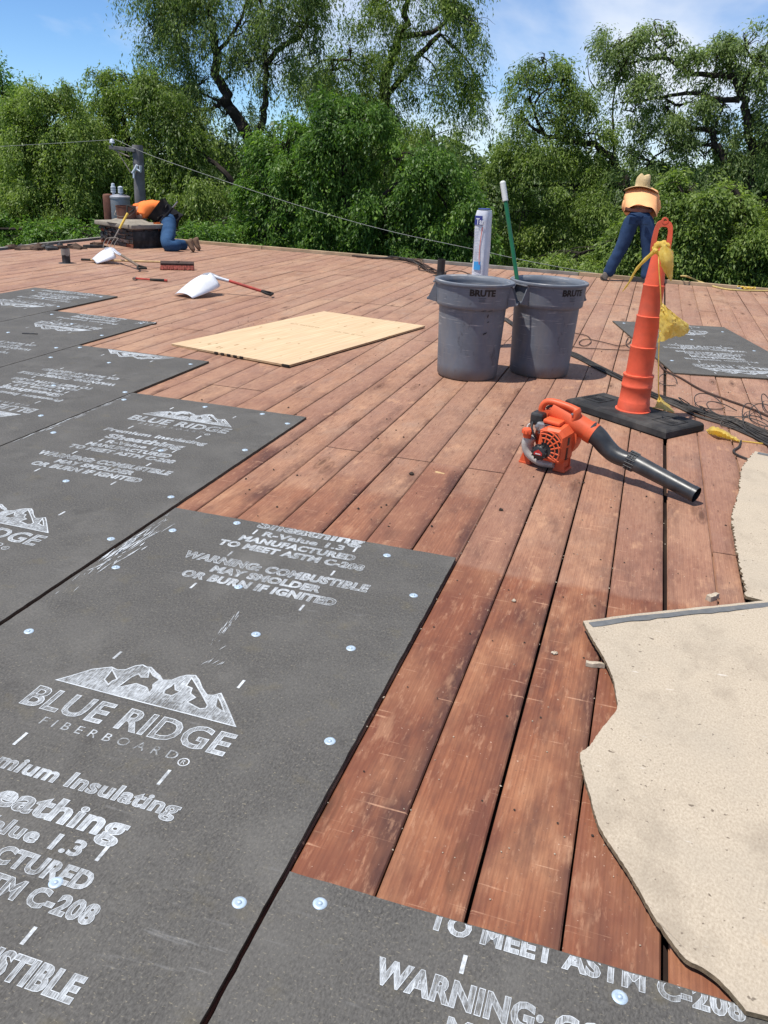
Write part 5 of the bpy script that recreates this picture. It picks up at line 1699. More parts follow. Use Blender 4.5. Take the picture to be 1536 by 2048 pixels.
# jeans
J = [w(1280, 418, 13.85), hipc + Vector((0, .0, -.02)), hl, (hl + kl) / 2, kl, (kl + al) / 2, al + Vector((0, 0, -.055)), hr, (hr + kr) / 2, kr, (kr + ar) / 2, ar + Vector((0, 0, -.055))]
jn = skin_mesh('jeans', J, chain(0, 1, 2, 3, 4, 5, 6) + [(1, 7)] + chain(7, 8, 9, 10, 11), [(.185, .15), (.195, .165), .15, .13, .106, .096, .098, .15, .13, .106, .096, .098], M['jeans'], t, 1, 2, noise=.0022)
for s_ in (-1, 1):
    c = w(1279 + s_ * 14, 441, 13.636)
    MB().box(c, (.105, .012, .115), rot=Euler((.1, 0, s_ * -.30)), bev=.005).build('back_pocket', M['jeans'], jn)
# belt
bc = w(1280, 416, 13.85); mb = MB(); vs = []
for i in range(25):
    a = 2 * math.pi * i / 24
    for dz in (-.024, .026): vs.append(bc + Vector((.222 * math.cos(a), .196 * math.sin(a) , dz * .8 + .03 * math.sin(a) - .004)))
mb.add(vs, [(2 * i, 2 * i + 2, 2 * i + 3, 2 * i + 1) for i in range(24)], 0, True).build('belt', M['leather'], t)
# shirt: lofted trunk with a loose hem, sleeves down the sides
def loft(rings, n=40, wr=.02):
    """rings: (centre, axis, rx, ry); x stays sideways"""
    vs = []
    for k_, (c, axd, rx, ry) in enumerate(rings):
        axd = axd.normalized(); u_ = (Vector((1, 0, 0)) - axd * axd.x).normalized(); v_ = axd.cross(u_)
        for i in range(n):
            a = 2 * math.pi * i / n
            f_ = 1 + wr * math.sin(a * 5 + k_ * .8) + wr * .6 * math.sin(a * 11 + k_ * 2.1)
            vs.append(c + u_ * rx * f_ * math.cos(a) + v_ * ry * f_ * math.sin(a))
    return vs, [(i * n + j, i * n + (j + 1) % n, (i + 1) * n + (j + 1) % n, (i + 1) * n + j) for i in range(len(rings) - 1) for j in range(n)]


up1 = Vector((0, .25, 1)); up2 = Vector((0, .8, .7))
rg_ = [(w(1282, 424, 13.84) , up1, .245, .185), (w(1281, 417, 13.86), up1, .242, .182), (w(1281, 410, 13.92), Vector((0, .5, 1)), .238, .175), (w(1281, 402, 14.02), up2, .240, .165), (w(1282, 394, 14.13), up2, .245, .16),
       (w(1283, 387, 14.23), up2, .235, .145), (w(1284, 382, 14.31), up2, .19, .115), (w(1284, 379, 14.36), up2, .09, .07)]
vs, fs = loft(rg_)
for i in range(40):      # the hem hangs lower at the right hip and rides up over the belt at the back
    a = 2 * math.pi * i / 40
    vs[i] = vs[i] + Vector((0, 0, -.055 * max(0, math.cos(a)) ** 3 + .06 * max(0, -math.sin(a)) ** 1.5 + .01 * math.sin(a * 6)))
sh_ = MB().add(vs, fs, 0, True).build('shirt', M['shirt_pale'], t)
for S0, E0, H0 in ((sl_, el, wl_), (sr_, er, wr_)):
    P = smooth_path([S0 + (ch_ - S0) * .25, S0, (S0 + E0) / 2, E0, E0 + (H0 - E0) * .55], 4)
    MB().tube(P, [(.085, .088, .088, .086, .082, .078, .076, .074, .072, .07, .07, .068, .066, .064, .062, .06, .058)[min(i, 16)] + .004 * math.sin(i * 2.2) for i in range(len(P))], 14).build('sleeve', M['shirt_pale'], sh_)
# straw hat: tilted away with the head, wide curled brim
hm = Matrix.Translation(w(1284, 374, 14.16)) @ Euler((math.radians(-2), math.radians(2), 0)).to_matrix().to_4x4()
prof = [(.262, -.006), (.25, .0), (.18, .0), (.12, .0), (.108, .012), (.108, .05), (.106, .10), (.098, .145), (.078, .172), (.04, .168), (0, .16)]
hat = MB().lathe(prof, (0, 0, 0), 36)
for i, v in enumerate(hat.v):
    v = Vector(v)
    if v.z > .14: v.z += .016 * math.cos(3 * math.atan2(v.y, v.x)) - (.014 if abs(v.x) < .02 else 0)
    if v.z < .003: v.z -= .06 * (abs(v.x) / .25) ** 2 - .01 * max(0, -v.y / .25)
    hat.v[i] = tuple(hm @ v)
ho = hat.build('straw_hat', M['straw'], t)
ho.modifiers.new('thick', 'SOLIDIFY').thickness = .006
rim = MB(); pts = []
for i in range(36):
    a = 2 * math.pi * i / 36; x_, y_ = .225 * math.cos(a), .225 * math.sin(a)
    pts.append(hm @ Vector((x_, y_, -.006 - .06 * (abs(x_) / .25) ** 2 + .01 * max(0, -y_ / .25))))
rim.tube(pts, .006, 6, closed=True).build('brim_edge', M['handle_wood'], ho)
for q, dx in ((fl, -.05), (fr_, .04)):
    shoe(t, q + Vector((0, -.03, .004)), q + Vector((dx, .22, .004)), M['boot_grey'])
# collar roll / neck
MB().tube([hd + Vector((.05 * math.cos(a), .05 * math.sin(a), -.01)) for a in [i * .7 for i in range(9)]], .02, 6).build('neckline', M['shirt_pale'], t)

# --- person kneeling with head down behind the chimney
O = Vector((-8.02, 13.50, 0))
t = thing('person', 'person in an orange shirt kneeling with head down over the chimney', 'person', O)
w = lambda x, y, Y: at(x, y, Y) - O
hip = w(338, 438, 13.60); wa = w(325, 426, 13.56); ch_ = w(300, 418, 13.52); nk = w(279, 419, 13.46); hd = w(262, 426, 13.44); ht_ = w(254, 432, 13.40)
sl_, sr_ = w(284, 424, 13.30), w(284, 414, 13.66)
el, er = w(280, 440, 13.16) + Vector((0, 0, .03)), w(262, 418, 13.62)
wl_, wr_ = w(262, 434, 13.14) + Vector((0, 0, .03)), w(252, 430, 13.5)
lat = Vector((-.52, .85, 0)); hl, hr = hip - lat * .12 + Vector((0, 0, -.02)), hip + lat * .12 + Vector((0, 0, -.02))
kl = gr(327, 491, .10) - O + Vector((0, .08, 0)); kr = kl + lat * .25
kl.z = kr.z = .085
al = gr(362, 492, .09) - O + Vector((0, .04, 0)); ar = al + lat * .27 + Vector((.09, .05, 0)); al.z = ar.z = .085
V = [hip, wa, ch_, nk, hd, ht_, sl_, el, wl_, sr_, er, wr_, hl, kl, al, hr, kr, ar]
Ed = chain(0, 1, 2, 3, 4, 5) + [(2, 6), (2, 9)] + chain(6, 7, 8) + chain(9, 10, 11) + [(0, 12), (0, 15)] + chain(12, 13, 14) + chain(15, 16, 17)
Rr = [.11, .11, .11, .06, .085, .075, .06, .048, .03, .06, .048, .03, .08, .06, .045, .08, .06, .045]
hand(V, Ed, Rr, 8, wl_, Vector((-1, .1, -.1)), Vector((.1, -1, 0)), Vector((-.3, 0, -.6)))
hand(V, Ed, Rr, 11, wr_, Vector((-1, -.1, -.2)), Vector((.1, -1, 0)), Vector((-.3, 0, -.6)))
body = skin_mesh('body', V, Ed, Rr, M['skin'], t, 0, 1)
J = [wa + Vector((.05, .01, -.03)), hip, hl, (hl + kl) / 2 + Vector((.03, -.02, 0)), kl, (kl + al) / 2, al, hr, (hr + kr) / 2, kr, (kr + ar) / 2, ar]
skin_mesh('jeans', J, chain(0, 1, 2, 3, 4, 5, 6) + [(1, 7)] + chain(7, 8, 9, 10, 11), [.155, .175, .140, .130, .105, .092, .078, .140, .130, .105, .092, .078], M['jeans_light'], t, 1, 2, noise=.004)
S_ = [wa + Vector((-.03, 0, .0)), w(316, 421, 13.55), ch_, w(285, 418, 13.48), sl_, (sl_ + el) / 2, el + (sl_ - el) * .2, sr_, (sr_ + er) / 2, er + (sr_ - er) * .2]
skin_mesh('shirt', S_, chain(0, 1, 2, 3) + [(2, 4), (2, 7)] + chain(4, 5, 6) + chain(7, 8, 9), [(.17, .20), (.175, .20), (.17, .20), (.11, .13), .095, .085, .08, .095, .085, .08], M['shirt_orange'], t, 2, 2, noise=.004)
# black undershirt / tool belt over the hips
K = [wa + Vector((.0, 0, -.005)), (wa + hip) / 2, hip + Vector((.0, 0, .0)), hip - lat * .05 + Vector((-.03, -.02, -.20))]
skin_mesh('tool_belt', K, chain(0, 1, 2, 3), [(.180, .19), (.195, .21), (.195, .22), (.165, .20)], M['black_cloth'], t, 1, 2, noise=.004)
bo_ = hip + Vector((0, -.20, -.02))
for k in range(4):
    r1, r2 = .09 + .02 * k, .12 + .015 * k
    P = [bo_ + Vector((r1 * math.cos(g) + .02 * k, -.01 * k + .02 * math.sin(2 * g), r2 * math.sin(g) - .06)) for g in [i * 2 * math.pi / 14 for i in range(14)]]
    MB().tube(P, .0075, 6, closed=True).build('rope_loop', M['black_cloth'] if k % 2 else M['cable_brown'], t)
a_, b_ = w(316, 452, 13.3), w(353, 406, 13.35)
MB().tube([a_, a_ + (b_ - a_) * .55, b_], [.035, .024, .012], 8, sq=(1, .5)).build('tool_handle', M['black_cloth'], t)
MB().tube([a_ + (b_ - a_) * .8, b_ + (b_ - a_) * .05], [.016, .012], 8).build('tool_tip', M['dull_metal'], t)
MB().lathe([(0, -.11), (.08, -.07), (.112, 0), (.095, .07), (.0, .105)], hd + Vector((-.03, 0, .02)), 20).build('hair', M['hair'], t)
for q in (al, ar):
    shoe(t, q + Vector((.08, 0, .075)), q + Vector((.10, 0, .0)) + Vector((.10, .0, -.075)), M['boot'], .10, .10, up=Vector((1, 0, .7)))
# orange cloth hanging on the chimney's right side
c_ = w(310, 448, 13.0)
cloth([[c_ + Vector((-.03, 0, .03)), c_ + Vector((.03, .04, .03)), c_ + Vector((.07, .08, .02))], [c_ + Vector((-.03, 0, -.09)), c_ + Vector((.03, .04, -.11)), c_ + Vector((.06, .08, -.09))], [c_ + Vector((-.02, 0, -.19)), c_ + Vector((.02, .04, -.23)), c_ + Vector((.05, .08, -.2))]], 'shirt_tail', M['shirt_orange'], t, .004, 4)
# ------------------------------------------------------------------ loose bits on the deck
def lump(name, label, q, size, mat, flat=.5, group=None, cat='debris'):
    bm = bmesh.new(); bmesh.ops.create_icosphere(bm, subdivisions=2, radius=1)
    for v in bm.verts:
        k_ = 1 + .22 * math.sin(v.co.x * 5 + size[0] * 90) + .18 * math.sin(v.co.y * 7 + v.co.z * 4 + size[1] * 70)
        v.co = Vector((v.co.x * size[0] * k_, v.co.y * size[1] * k_, v.co.z * size[2] * k_))
    me = bpy.data.meshes.new(name); bm.to_mesh(me); bm.free(); me.materials.append(mat)
    o = link(name, me, None, (q.x, q.y, size[2] * .85), (0, 0, random.uniform(0, 3)))
    return tag(o, label, cat, group)


def offcut(name, label, q, L, wd, h, rz, mat):
    mb = MB(); n = 7; vs = []
    for i in range(n):
        u_ = i / (n - 1); wj = wd * (.55 + .45 * math.sin(math.pi * min(1, u_ * 1.2 + .15))) * random.uniform(.85, 1.1); hj = h * random.uniform(.75, 1.05)
        for y, z in ((-wj / 2, 0), (wj / 2, 0), (wj / 2 * .9, hj), (-wj / 2 * .85, hj)): vs.append(((u_ - .5) * L, y, z))
    fs = [(i * 4 + j, i * 4 + (j + 1) % 4, (i + 1) * 4 + (j + 1) % 4, (i + 1) * 4 + j) for i in range(n - 1) for j in range(4)] + [(3, 2, 1, 0), tuple((n - 1) * 4 + j for j in range(4))]
    o = mb.add(vs, fs).build(name, mat, None, (q.x, q.y, .001), (0, 0, rz))
    return tag(o, label, 'debris')


offcut('fiberboard_chunk', 'pale splintered fiberboard chunk poking out from under the large tan sheet', gr(1190, 1333), .062, .022, .016, .1, M['chip'])
lump('fiberboard_crumb', 'small pale crumb on the red planks left of the tan sheet tip', gr(1109, 1308), (.008, .010, .005), M['chip'])
lump('fiberboard_crumb', 'round pale crumb on the red planks beyond the large sheet corner', gr(1028, 1203), (.0095, .007, .005), M['chip'])
offcut('fiberboard_chunk', 'curled pale fiberboard chunk at the far edge of the large tan sheet', gr(1425, 1199), .06, .03, .022, .9, M['chip'])
offcut('leaf_scrap', 'small yellowish torn scrap on the planks past the plank joint', gr(880, 946), .055, .022, .002, -.2, M['handle_wood'])
lump('tar_lump', 'largest dark tar lump on the planks near the plank joint', gr(823, 949), (.016, .012, .007), M['tarcrumb'])
lump('tar_lump', 'dark tar lump on the plank left of the leaf blower', gr(1002, 1021), (.013, .010, .006), M['tarcrumb'])
o = offcut('black_scrap', 'small black scrap lying on the second farthest printed sheet', gr(60, 668, .0145), .13, .03, .006, .35, M['tar']); o.location.z = .0155


def scatter(name, label, n, pick, size, mat):
    V = []; Fc = []
    for i in range(n):
        q = pick(); s_ = random.uniform(*size); a = random.uniform(0, 6.3); e = random.uniform(.5, 1.0)
        c, sn = math.cos(a) * s_, math.sin(a) * s_; k_ = len(V)
        V += [(q.x + c, q.y + sn, q.z), (q.x - sn * e, q.y + c * e, q.z), (q.x - c, q.y - sn, q.z), (q.x + sn * e, q.y - c * e, q.z), (q.x + c * .1, q.y, q.z + s_ * .8)]
        Fc += [(k_, k_ + 1, k_ + 4), (k_ + 1, k_ + 2, k_ + 4), (k_ + 2, k_ + 3, k_ + 4), (k_ + 3, k_, k_ + 4)]
    me = bpy.data.meshes.new(name); me.from_pydata(V, [], Fc); me.materials.append(mat)
    return tag(link(name, me), label, 'debris', kind='stuff')


def on_deck():
    while True:
        x, y = random.uniform(0, 1536), 500 + 560 * random.random() ** 1.6
        q = gr(x, y)
        if RX0 + .2 < q.x < 3 and q.y < 13.9: return q + Vector((0, 0, .0015))


def cluster(c, s):
    def f():
        q = gr(*c); return Vector((q.x + random.gauss(0, s), q.y + random.gauss(0, s * 1.6), .0015))
    return f


scatter('tar_crumbs', 'scattered dark tar crumbs over the far deck', 230, on_deck, (.002, .009), M['tarcrumb'])
scatter('tar_crumbs', 'cluster of dark tar crumbs beside the plywood', 40, cluster((505, 640), .22), (.002, .007), M['tarcrumb'])
scatter('fibre_crumbs', 'pale crumbs strewn between the cone and the tan sheets', 150, cluster((1440, 800), .32), (.002, .007), M['chip'])
scatter('fibre_crumbs', 'pale fibre crumbs on the near planks', 90, lambda: Vector((random.uniform(-.5, .5), random.uniform(1.4, 4.2), .0015)), (.0012, .0035), M['chip'])


def in_gap():
    k_ = random.choice((-4, -3, -2, -1, 0)); return Vector((.26 + k_ * PITCH + random.uniform(-.003, .005), random.uniform(1.4, 4.0), -.001))


scatter('fibre_crumbs', 'pale crumbs caught in the plank gaps', 26, in_gap, (.0025, .0045), M['chip'])

# ------------------------------------------------------------------ trees
def limbs_mesh(L):
    mb = MB()
    for pts, r0, r1 in L:
        P = smooth_path(pts, 4) if len(pts) > 2 else [Vector(p) for p in pts]
        k_ = len(P); n = 8 if r0 > .05 else 5 if r0 > .015 else 3
        P = [p + Vector((random.gauss(0, r0 * .25), random.gauss(0, r0 * .25), random.gauss(0, r0 * .15))) if 0 < i < k_ - 1 else p for i, p in enumerate(P)]
        mb.tube(P, [r0 + (r1 - r0) * i / (k_ - 1) for i in range(k_)], n, cap=False)
    return mb


def gapf(P, f, seed):
    s = seed
    return (np.sin(P[:, 0] * f + s) * np.sin(P[:, 1] * f * .9 + s * 1.7) + np.sin(P[:, 2] * f * 1.1 + s * .6) * np.sin(P[:, 0] * f * .6 - s)
            + .6 * np.sin(P[:, 0] * f * 2.3 + P[:, 2] * f * 1.9 + s * 2.2))


def leaf_mesh(blobs, n_leaves, mat, ll=(0.065, 0.101), lw=0.33, droop=.7, strand=.6, per=9, seed=1, gap=.55, fan=False):
    rg = np.random.default_rng(seed)
    vol = np.array([(b[1] * b[2] * b[3]) ** (.78) * b[4] for b in blobs]); vol /= vol.sum()
    A = []; OUT = []; SH = []
    S = int(n_leaves / per)
    for b, f in zip(blobs, vol):
        n = int(S * f * 1.9) + 6
        # sprays: anchors gather round many small centres spread through the lobe
        ns = int(rg.integers(9, 15))
        sc_ = rg.normal(size=(ns, 3)); sc_ /= np.linalg.norm(sc_, axis=1)[:, None]
        sc_ = sc_ * (rg.random(ns) ** .4)[:, None] * .98
        sr = rg.uniform(.16, .42, ns); pick = rg.choice(ns, n, p=sr ** 1.6 / (sr ** 1.6).sum())
        u_ = sc_[pick] + rg.normal(size=(n, 3)) * (sr[pick] * .62)[:, None]
        P = u_ * np.array(b[1:4]) + np.array(b[0])
        u_ = u_ / (np.linalg.norm(u_, axis=1)[:, None] + 1e-6)
        g_ = gapf(P, 2.6, seed * 1.3) + .7 * gapf(P, 6.1, seed + 3.3) + .6 * gapf(P, 11.3, seed + 7.1)
        keep = np.argsort(-(g_ + rg.normal(0, .25, n)))[:int(n / 1.9)]
        P = P[keep]; A.append(P); OUT.append(u_[keep])
        SH.append((rg.uniform(-.12, .12) + rg.normal(0, .12, ns)[pick])[keep])
    A = np.concatenate(A); OUT = np.concatenate(OUT); SH = np.concatenate(SH); S = len(A)
    T = np.linspace(.05, 1, per)[None, :, None] + rg.normal(0, .03, (S, per, 1))
    LN = strand * rg.uniform(.55, 1.35, (S, 1, 1))
    hor = OUT.copy(); hor[:, 2] *= .3; hor += rg.normal(0, .45, (S, 3)); hor /= np.linalg.norm(hor, axis=1)[:, None] + 1e-6
    dn = np.array([0, 0, -1.0])
    C = A[:, None, :] + hor[:, None, :] * (T * LN * (1 - droop * .75)) + dn * (T ** 1.6 * LN * droop) + rg.normal(0, .022 + .03 * (1 - droop), (S, per, 3))
    tang = hor[:, None, :] * (1 - droop * .75) + dn * (1.6 * T ** .6 * droop)
    ax = tang / (np.linalg.norm(tang, axis=2)[..., None] + 1e-6) * .75 + rg.normal(0, .42, (S, per, 3)) + dn * .25
    C = C.reshape(-1, 3); ax = ax.reshape(-1, 3); ax /= np.linalg.norm(ax, axis=1)[:, None] + 1e-9
    N = len(C)
    rv = rg.normal(size=(N, 3)) * .75 + np.array([-.3, -.35, .95])
    wv = np.cross(ax, rv); wv /= np.linalg.norm(wv, axis=1)[:, None] + 1e-9
    nv = np.cross(wv, ax)
    Ln = (rg.uniform(ll[0], ll[1], N) * np.exp(rg.normal(0, .28, N)) * 1.05)[:, None]; W = Ln * lw * .5
    v0 = C; v1 = C + ax * Ln * .45 + wv * W + nv * Ln * .06; v2 = C + ax * Ln - nv * Ln * .05; v3 = C + ax * Ln * .45 - wv * W + nv * Ln * .06
    V = np.stack([v0, v1, v2, v3], 1).reshape(-1, 3).astype(np.float32)
    me = bpy.data.meshes.new('crown')
    me.vertices.add(4 * N); me.vertices.foreach_set('co', V.ravel())
    me.loops.add(4 * N); me.loops.foreach_set('vertex_index', np.arange(4 * N, dtype=np.int32))
    me.polygons.add(N); me.polygons.foreach_set('loop_start', np.arange(0, 4 * N, 4, dtype=np.int32)); me.polygons.foreach_set('loop_total', np.full(N, 4, np.int32))
    me.materials.append(mat)
    tint = (rg.normal(.5, .17, N) + np.repeat(rg.normal(0, .13, S) + SH, per)).clip(0, 1)
    at_ = me.attributes.new('tint', 'FLOAT', 'POINT'); at_.data.foreach_set('value', np.repeat(tint, 4).astype(np.float32))
    me.update(); me.validate()
    return me


def tree(name, label, base, limbs, blobs, n, mat, group='trees behind the roof', seed=1, twigs=9, bark=None, **kw):
    """limbs: [(points, r0, r1)] in world space; blobs: [(centre, rx, ry, rz, weight)]"""
    base = Vector(base)
    t = thing(name, label, 'tree', base, 0, group)
    L = list(limbs); rs = random.Random(seed)
    ends = [Vector(p) for pts, a, b in limbs for p in pts]
    for b in blobs:
        c = Vector(b[0]); near = min(ends, key=lambda e: (e - c).length)
        r = .018 + .010 * (c - near).length
        mid = (near + c) / 2 + Vector((rs.gauss(0, .15), rs.gauss(0, .15), rs.uniform(0, .3)))
        L.append(([near, mid, c], min(r, .07), .012))
        for k_ in range(twigs):
            u_ = Vector((rs.gauss(0, 1), rs.gauss(0, 1), rs.gauss(.2, .8))).normalized()
            e = c + Vector((u_.x * b[1], u_.y * b[2], u_.z * b[3])) * rs.uniform(.6, 1.0)
            st = mid + (c - mid) * rs.uniform(.2, 1)
            L.append(([st, (st + e) / 2 + Vector((rs.gauss(0, .1), rs.gauss(0, .1), .12)), e], rs.uniform(.010, .02), .003))
    lm = limbs_mesh([([Vector(p) - base for p in pts], a, b) for pts, a, b in L])
    lm.build('trunk', bark or M['bark'], t, fixn=False)
    me = leaf_mesh([((Vector(b[0]) - base)[:], *b[1:]) for b in blobs], n, mat, seed=seed, **kw)
    link('crown', me, t)
    return t


def P_(Y, *pts): return [at(x, y, Y + (p[0] if (p := rest) else 0)) for (x, y, *rest) in pts]


def blob(x, y, Y, rx, rz, ry=None, w=1.0):
    """crown lobe seen at photo pixel (x, y), radii in photo pixels"""
    s = (at(x + 1, y, Y) - at(x, y, Y)).length
    return (at(x, y, Y), rx * s, (ry if ry else (rx + rz) / 2) * s, rz * s, w)


def ground_at(x, Y):
    q = at(x, 480, Y); return Vector((q.x, Y, -4.2))


W = M['leaf_willow']; WG = M['leaf_grey']; DP = M['leaf_deep']; FR = M['leaf_far']
# distant wood closing the view, individual crowns
far = [(-120, 350, 150, 130, 'past the left frame edge'), (60, 380, 130, 100, 'behind the light bushy willow'), (240, 370, 140, 110, 'behind the utility pole'), (430, 390, 150, 100, 'below the fork of the tall left willow'), (620, 380, 150, 110, 'left of the dense middle tree'), (800, 380, 160, 110, 'right of the dense middle tree'), (985, 430, 140, 100, 'behind the white roll'),
       (1150, 430, 140, 100, 'behind the green pole'), (1330, 420, 150, 100, 'behind the standing person'), (1500, 430, 150, 110, 'behind the right edge willow'), (1690, 400, 180, 140, 'past the right frame edge')]
for i, (x, y, rx, rz, where) in enumerate(far):
    Y = 33 + (i * 7 % 5) * 1.6
    b = [blob(x, y, Y, rx, rz)] + [blob(x + random.uniform(-1, 1) * rx * .6, y - rz * random.uniform(.2, .75), Y + random.uniform(-1, 1), rx * .42, rz * .4) for k in range(4)]
    g0 = ground_at(x, Y)
    tree('background_tree', 'dim distant green tree ' + where, g0, [([g0, at(x + 10, y + 120, Y), at(x, y, Y)], .3, .08)], b, 15000, FR, 'distant wood behind the willows', 100 + i, 2, ll=(.20, .30), lw=.42, droop=.4, strand=.8, per=7)

# tall willow left of centre
Y = 23.0
g0 = ground_at(545, Y)
L = [([g0, at(560, 560, Y), at(545, 420, Y), at(508, 300, Y), at(470, 225, Y), at(446, 180, Y), at(430, 110, Y), at(424, 50, Y), at(415, -40, Y), at(400, -120, Y)], .24, .05),
     ([at(452, 190, Y), at(430, 215, Y), at(395, 218, Y), at(365, 205, Y)], .07, .03),
     ([at(505, 300, Y), at(520, 255, Y), at(530, 205, Y), at(533, 130, Y), at(527, 60, Y), at(520, -20, Y)], .12, .04),
     ([at(533, 128, Y), at(560, 95, Y), at(600, 70, Y), at(625, 20, Y), at(650, -60, Y)], .085, .03),
     ([at(430, 110, Y), at(460, 75, Y), at(490, 20, Y), at(500, -60, Y)], .06, .025),
     ([at(426, 60, Y), at(385, 45, Y), at(345, 60, Y)], .055, .02),
     ([at(480, 240, Y), at(430, 200, Y), at(385, 180, Y)], .05, .02)]
B = [blob(400, 40, Y, 62, 45), blob(335, 20, Y, 50, 50), blob(330, 75, Y, 40, 40), blob(440, -30, Y, 80, 40), blob(480, 55, Y, 45, 40), blob(560, 20, Y, 60, 45), blob(610, 60, Y, 40, 50), blob(360, 115, Y, 45, 45), blob(400, 170, Y, 60, 38), blob(490, 130, Y, 40, 50),
     blob(450, 235, Y, 60, 38, w=.8), blob(350, 215, Y, 55, 42), blob(560, 130, Y, 32, 48, w=.7), blob(420, 290, Y, 75, 40), blob(530, 300, Y, 40, 50, w=.7), blob(620, 120, Y, 40, 50, w=.8), blob(300, 60, Y, 26, 36, w=.6), blob(560, -60, Y, 110, 50), blob(330, -60, Y, 80, 50)]
tree('willow_tree', 'tall airy willow left of centre, its dark forked trunk against the sky', g0, L, B, 84000, WG, seed=3, ll=(0.056, 0.093), lw=0.31, droop=.75, strand=.75, per=11)
# tall willow right of centre
Y = 25.0; g0 = ground_at(790, Y)
L = [([g0, at(780, 500, Y), at(760, 330, Y), at(768, 180, Y), at(785, 105, Y), at(808, 60, Y), at(812, 0, Y), at(800, -80, Y)], .25, .05),
     ([at(800, 75, Y), at(850, 65, Y), at(880, 55, Y), at(905, 10, Y), at(930, -50, Y)], .08, .03), ([at(765, 200, Y), at(840, 110, Y), at(880, 68, Y)], .09, .06), ([at(768, 180, Y), at(730, 140, Y), at(700, 120, Y)], .05, .02)]
B = [blob(770, 15, Y, 50, 40), blob(735, 10, Y, 40, 28), blob(840, 0, Y, 65, 45), blob(900, 35, Y, 60, 38), blob(960, 65, Y, 36, 34), blob(830, 75, Y, 50, 34, w=.7), blob(905, 100, Y, 55, 40, w=.9), blob(700, 115, Y, 55, 55), blob(660, 150, Y, 50, 60), blob(780, 160, Y, 65, 55), blob(880, 175, Y, 75, 50), blob(960, 200, Y, 30, 50), blob(700, 230, Y, 90, 70), blob(870, 270, Y, 100, 70), blob(600, 170, Y, 40, 50, w=.8), blob(830, -60, Y, 130, 45), blob(790, 330, Y, 130, 90)]
tree('willow_tree', 'tall willow right of centre whose crown reaches past the top edge', g0, L, B, 100000, W, seed=5, ll=(0.056, 0.093), lw=0.31, droop=.75, strand=.8, per=11)
# left willows
Y = 21.5; g0 = ground_at(330, Y)
L = [([g0, at(320, 600, Y), at(300, 480, Y), at(260, 350, Y), at(250, 260, Y), at(262, 190, Y)], .2, .04), ([at(450, 470, Y), at(400, 430, Y), at(340, 380, Y), at(300, 330, Y)], .13, .05), ([at(480, 420, Y), at(455, 350, Y), at(420, 320, Y), at(400, 300, Y)], .10, .04), ([at(255, 250, Y), at(215, 200, Y), at(205, 160, Y)], .05, .02),
     ([at(340, 380, Y), at(310, 310, Y), at(370, 305, Y)], .04, .02)]
B = [blob(255, 170, Y, 58, 40), blob(310, 175, Y, 45, 38), blob(210, 190, Y, 30, 40), blob(270, 235, Y, 80, 50), blob(350, 240, Y, 55, 50), blob(200, 270, Y, 70, 50), blob(330, 320, Y, 90, 55), blob(230, 350, Y, 90, 55), blob(400, 380, Y, 80, 60), blob(300, 420, Y, 90, 60), blob(420, 460, Y, 70, 50), blob(190, 430, Y, 60, 50)]
tree('willow_tree', 'broad willow behind the utility pole with crooked dark limbs', g0, L, B, 125000, W, seed=8, ll=(0.058, 0.094), lw=0.33, droop=.65, strand=.6, per=9)
Y = 20.0; g0 = ground_at(110, Y)
L = [([g0, at(105, 600, Y), at(115, 480, Y), at(125, 420, Y), at(100, 330, Y), at(90, 240, Y)], .16, .03), ([at(112, 480, Y), at(125, 455, Y), at(160, 450, Y)], .05, .03), ([at(90, 240, Y), at(60, 210, Y)], .03, .015)]
B = [blob(80, 215, Y, 45, 40), blob(120, 200, Y, 40, 38), blob(60, 280, Y, 60, 55), blob(140, 290, Y, 60, 60), blob(80, 370, Y, 75, 55), blob(170, 370, Y, 50, 50), blob(60, 440, Y, 65, 45), blob(150, 440, Y, 55, 45), blob(20, 340, Y, 50, 60)]
tree('willow_tree', 'light green bushy willow at the left, in front of the darker edge tree', g0, L, B, 100000, W, seed=12, ll=(0.050, 0.086), lw=0.37, droop=.5, strand=.5, per=9)
Y = 24.0; g0 = ground_at(-40, Y)
L = [([g0, at(-35, 500, Y), at(-30, 350, Y), at(-20, 220, Y)], .2, .05)]
B = [blob(0, 200, Y, 40, 50), blob(-40, 230, Y, 70, 80), blob(10, 290, Y, 55, 60), blob(-60, 350, Y, 100, 80), blob(0, 400, Y, 70, 60)]
tree('broadleaf_tree', 'dark bluish green tree cut by the left frame edge', g0, L, B, 55000, DP, seed=14, ll=(0.072, 0.115), lw=.4, droop=.3, strand=.5, per=8)
# dense broadleaf in the middle, nearest
Y = 18.6; g0 = ground_at(700, Y)
L = [([g0, at(700, 620, Y), at(705, 500, Y), at(690, 380, Y), at(680, 280, Y)], .2, .05), ([at(700, 480, Y), at(760, 400, Y), at(850, 320, Y)], .09, .03), ([at(700, 470, Y), at(620, 390, Y), at(570, 310, Y)], .09, .03), ([at(560, 470, Y), at(540, 420, Y)], .05, .02)]
B = [blob(690, 225, Y, 60, 45), blob(640, 250, Y, 60, 50), blob(740, 255, Y, 60, 50), blob(580, 310, Y, 60, 60), blob(680, 320, Y, 85, 60), blob(790, 330, Y, 75, 60), blob(545, 390, Y, 55, 55), blob(640, 400, Y, 80, 55), blob(750, 410, Y, 85, 55), blob(860, 390, Y, 70, 60), blob(560, 460, Y, 60, 42), blob(660, 470, Y, 80, 42), blob(780, 480, Y, 80, 42), blob(880, 470, Y, 70, 45), blob(480, 480, Y, 55, 40), blob(940, 430, Y, 50, 60), blob(950, 500, Y, 50, 30), blob(420, 470, Y, 40, 25), blob(700, 530, Y, 200, 30), blob(900, 540, Y, 150, 30)]
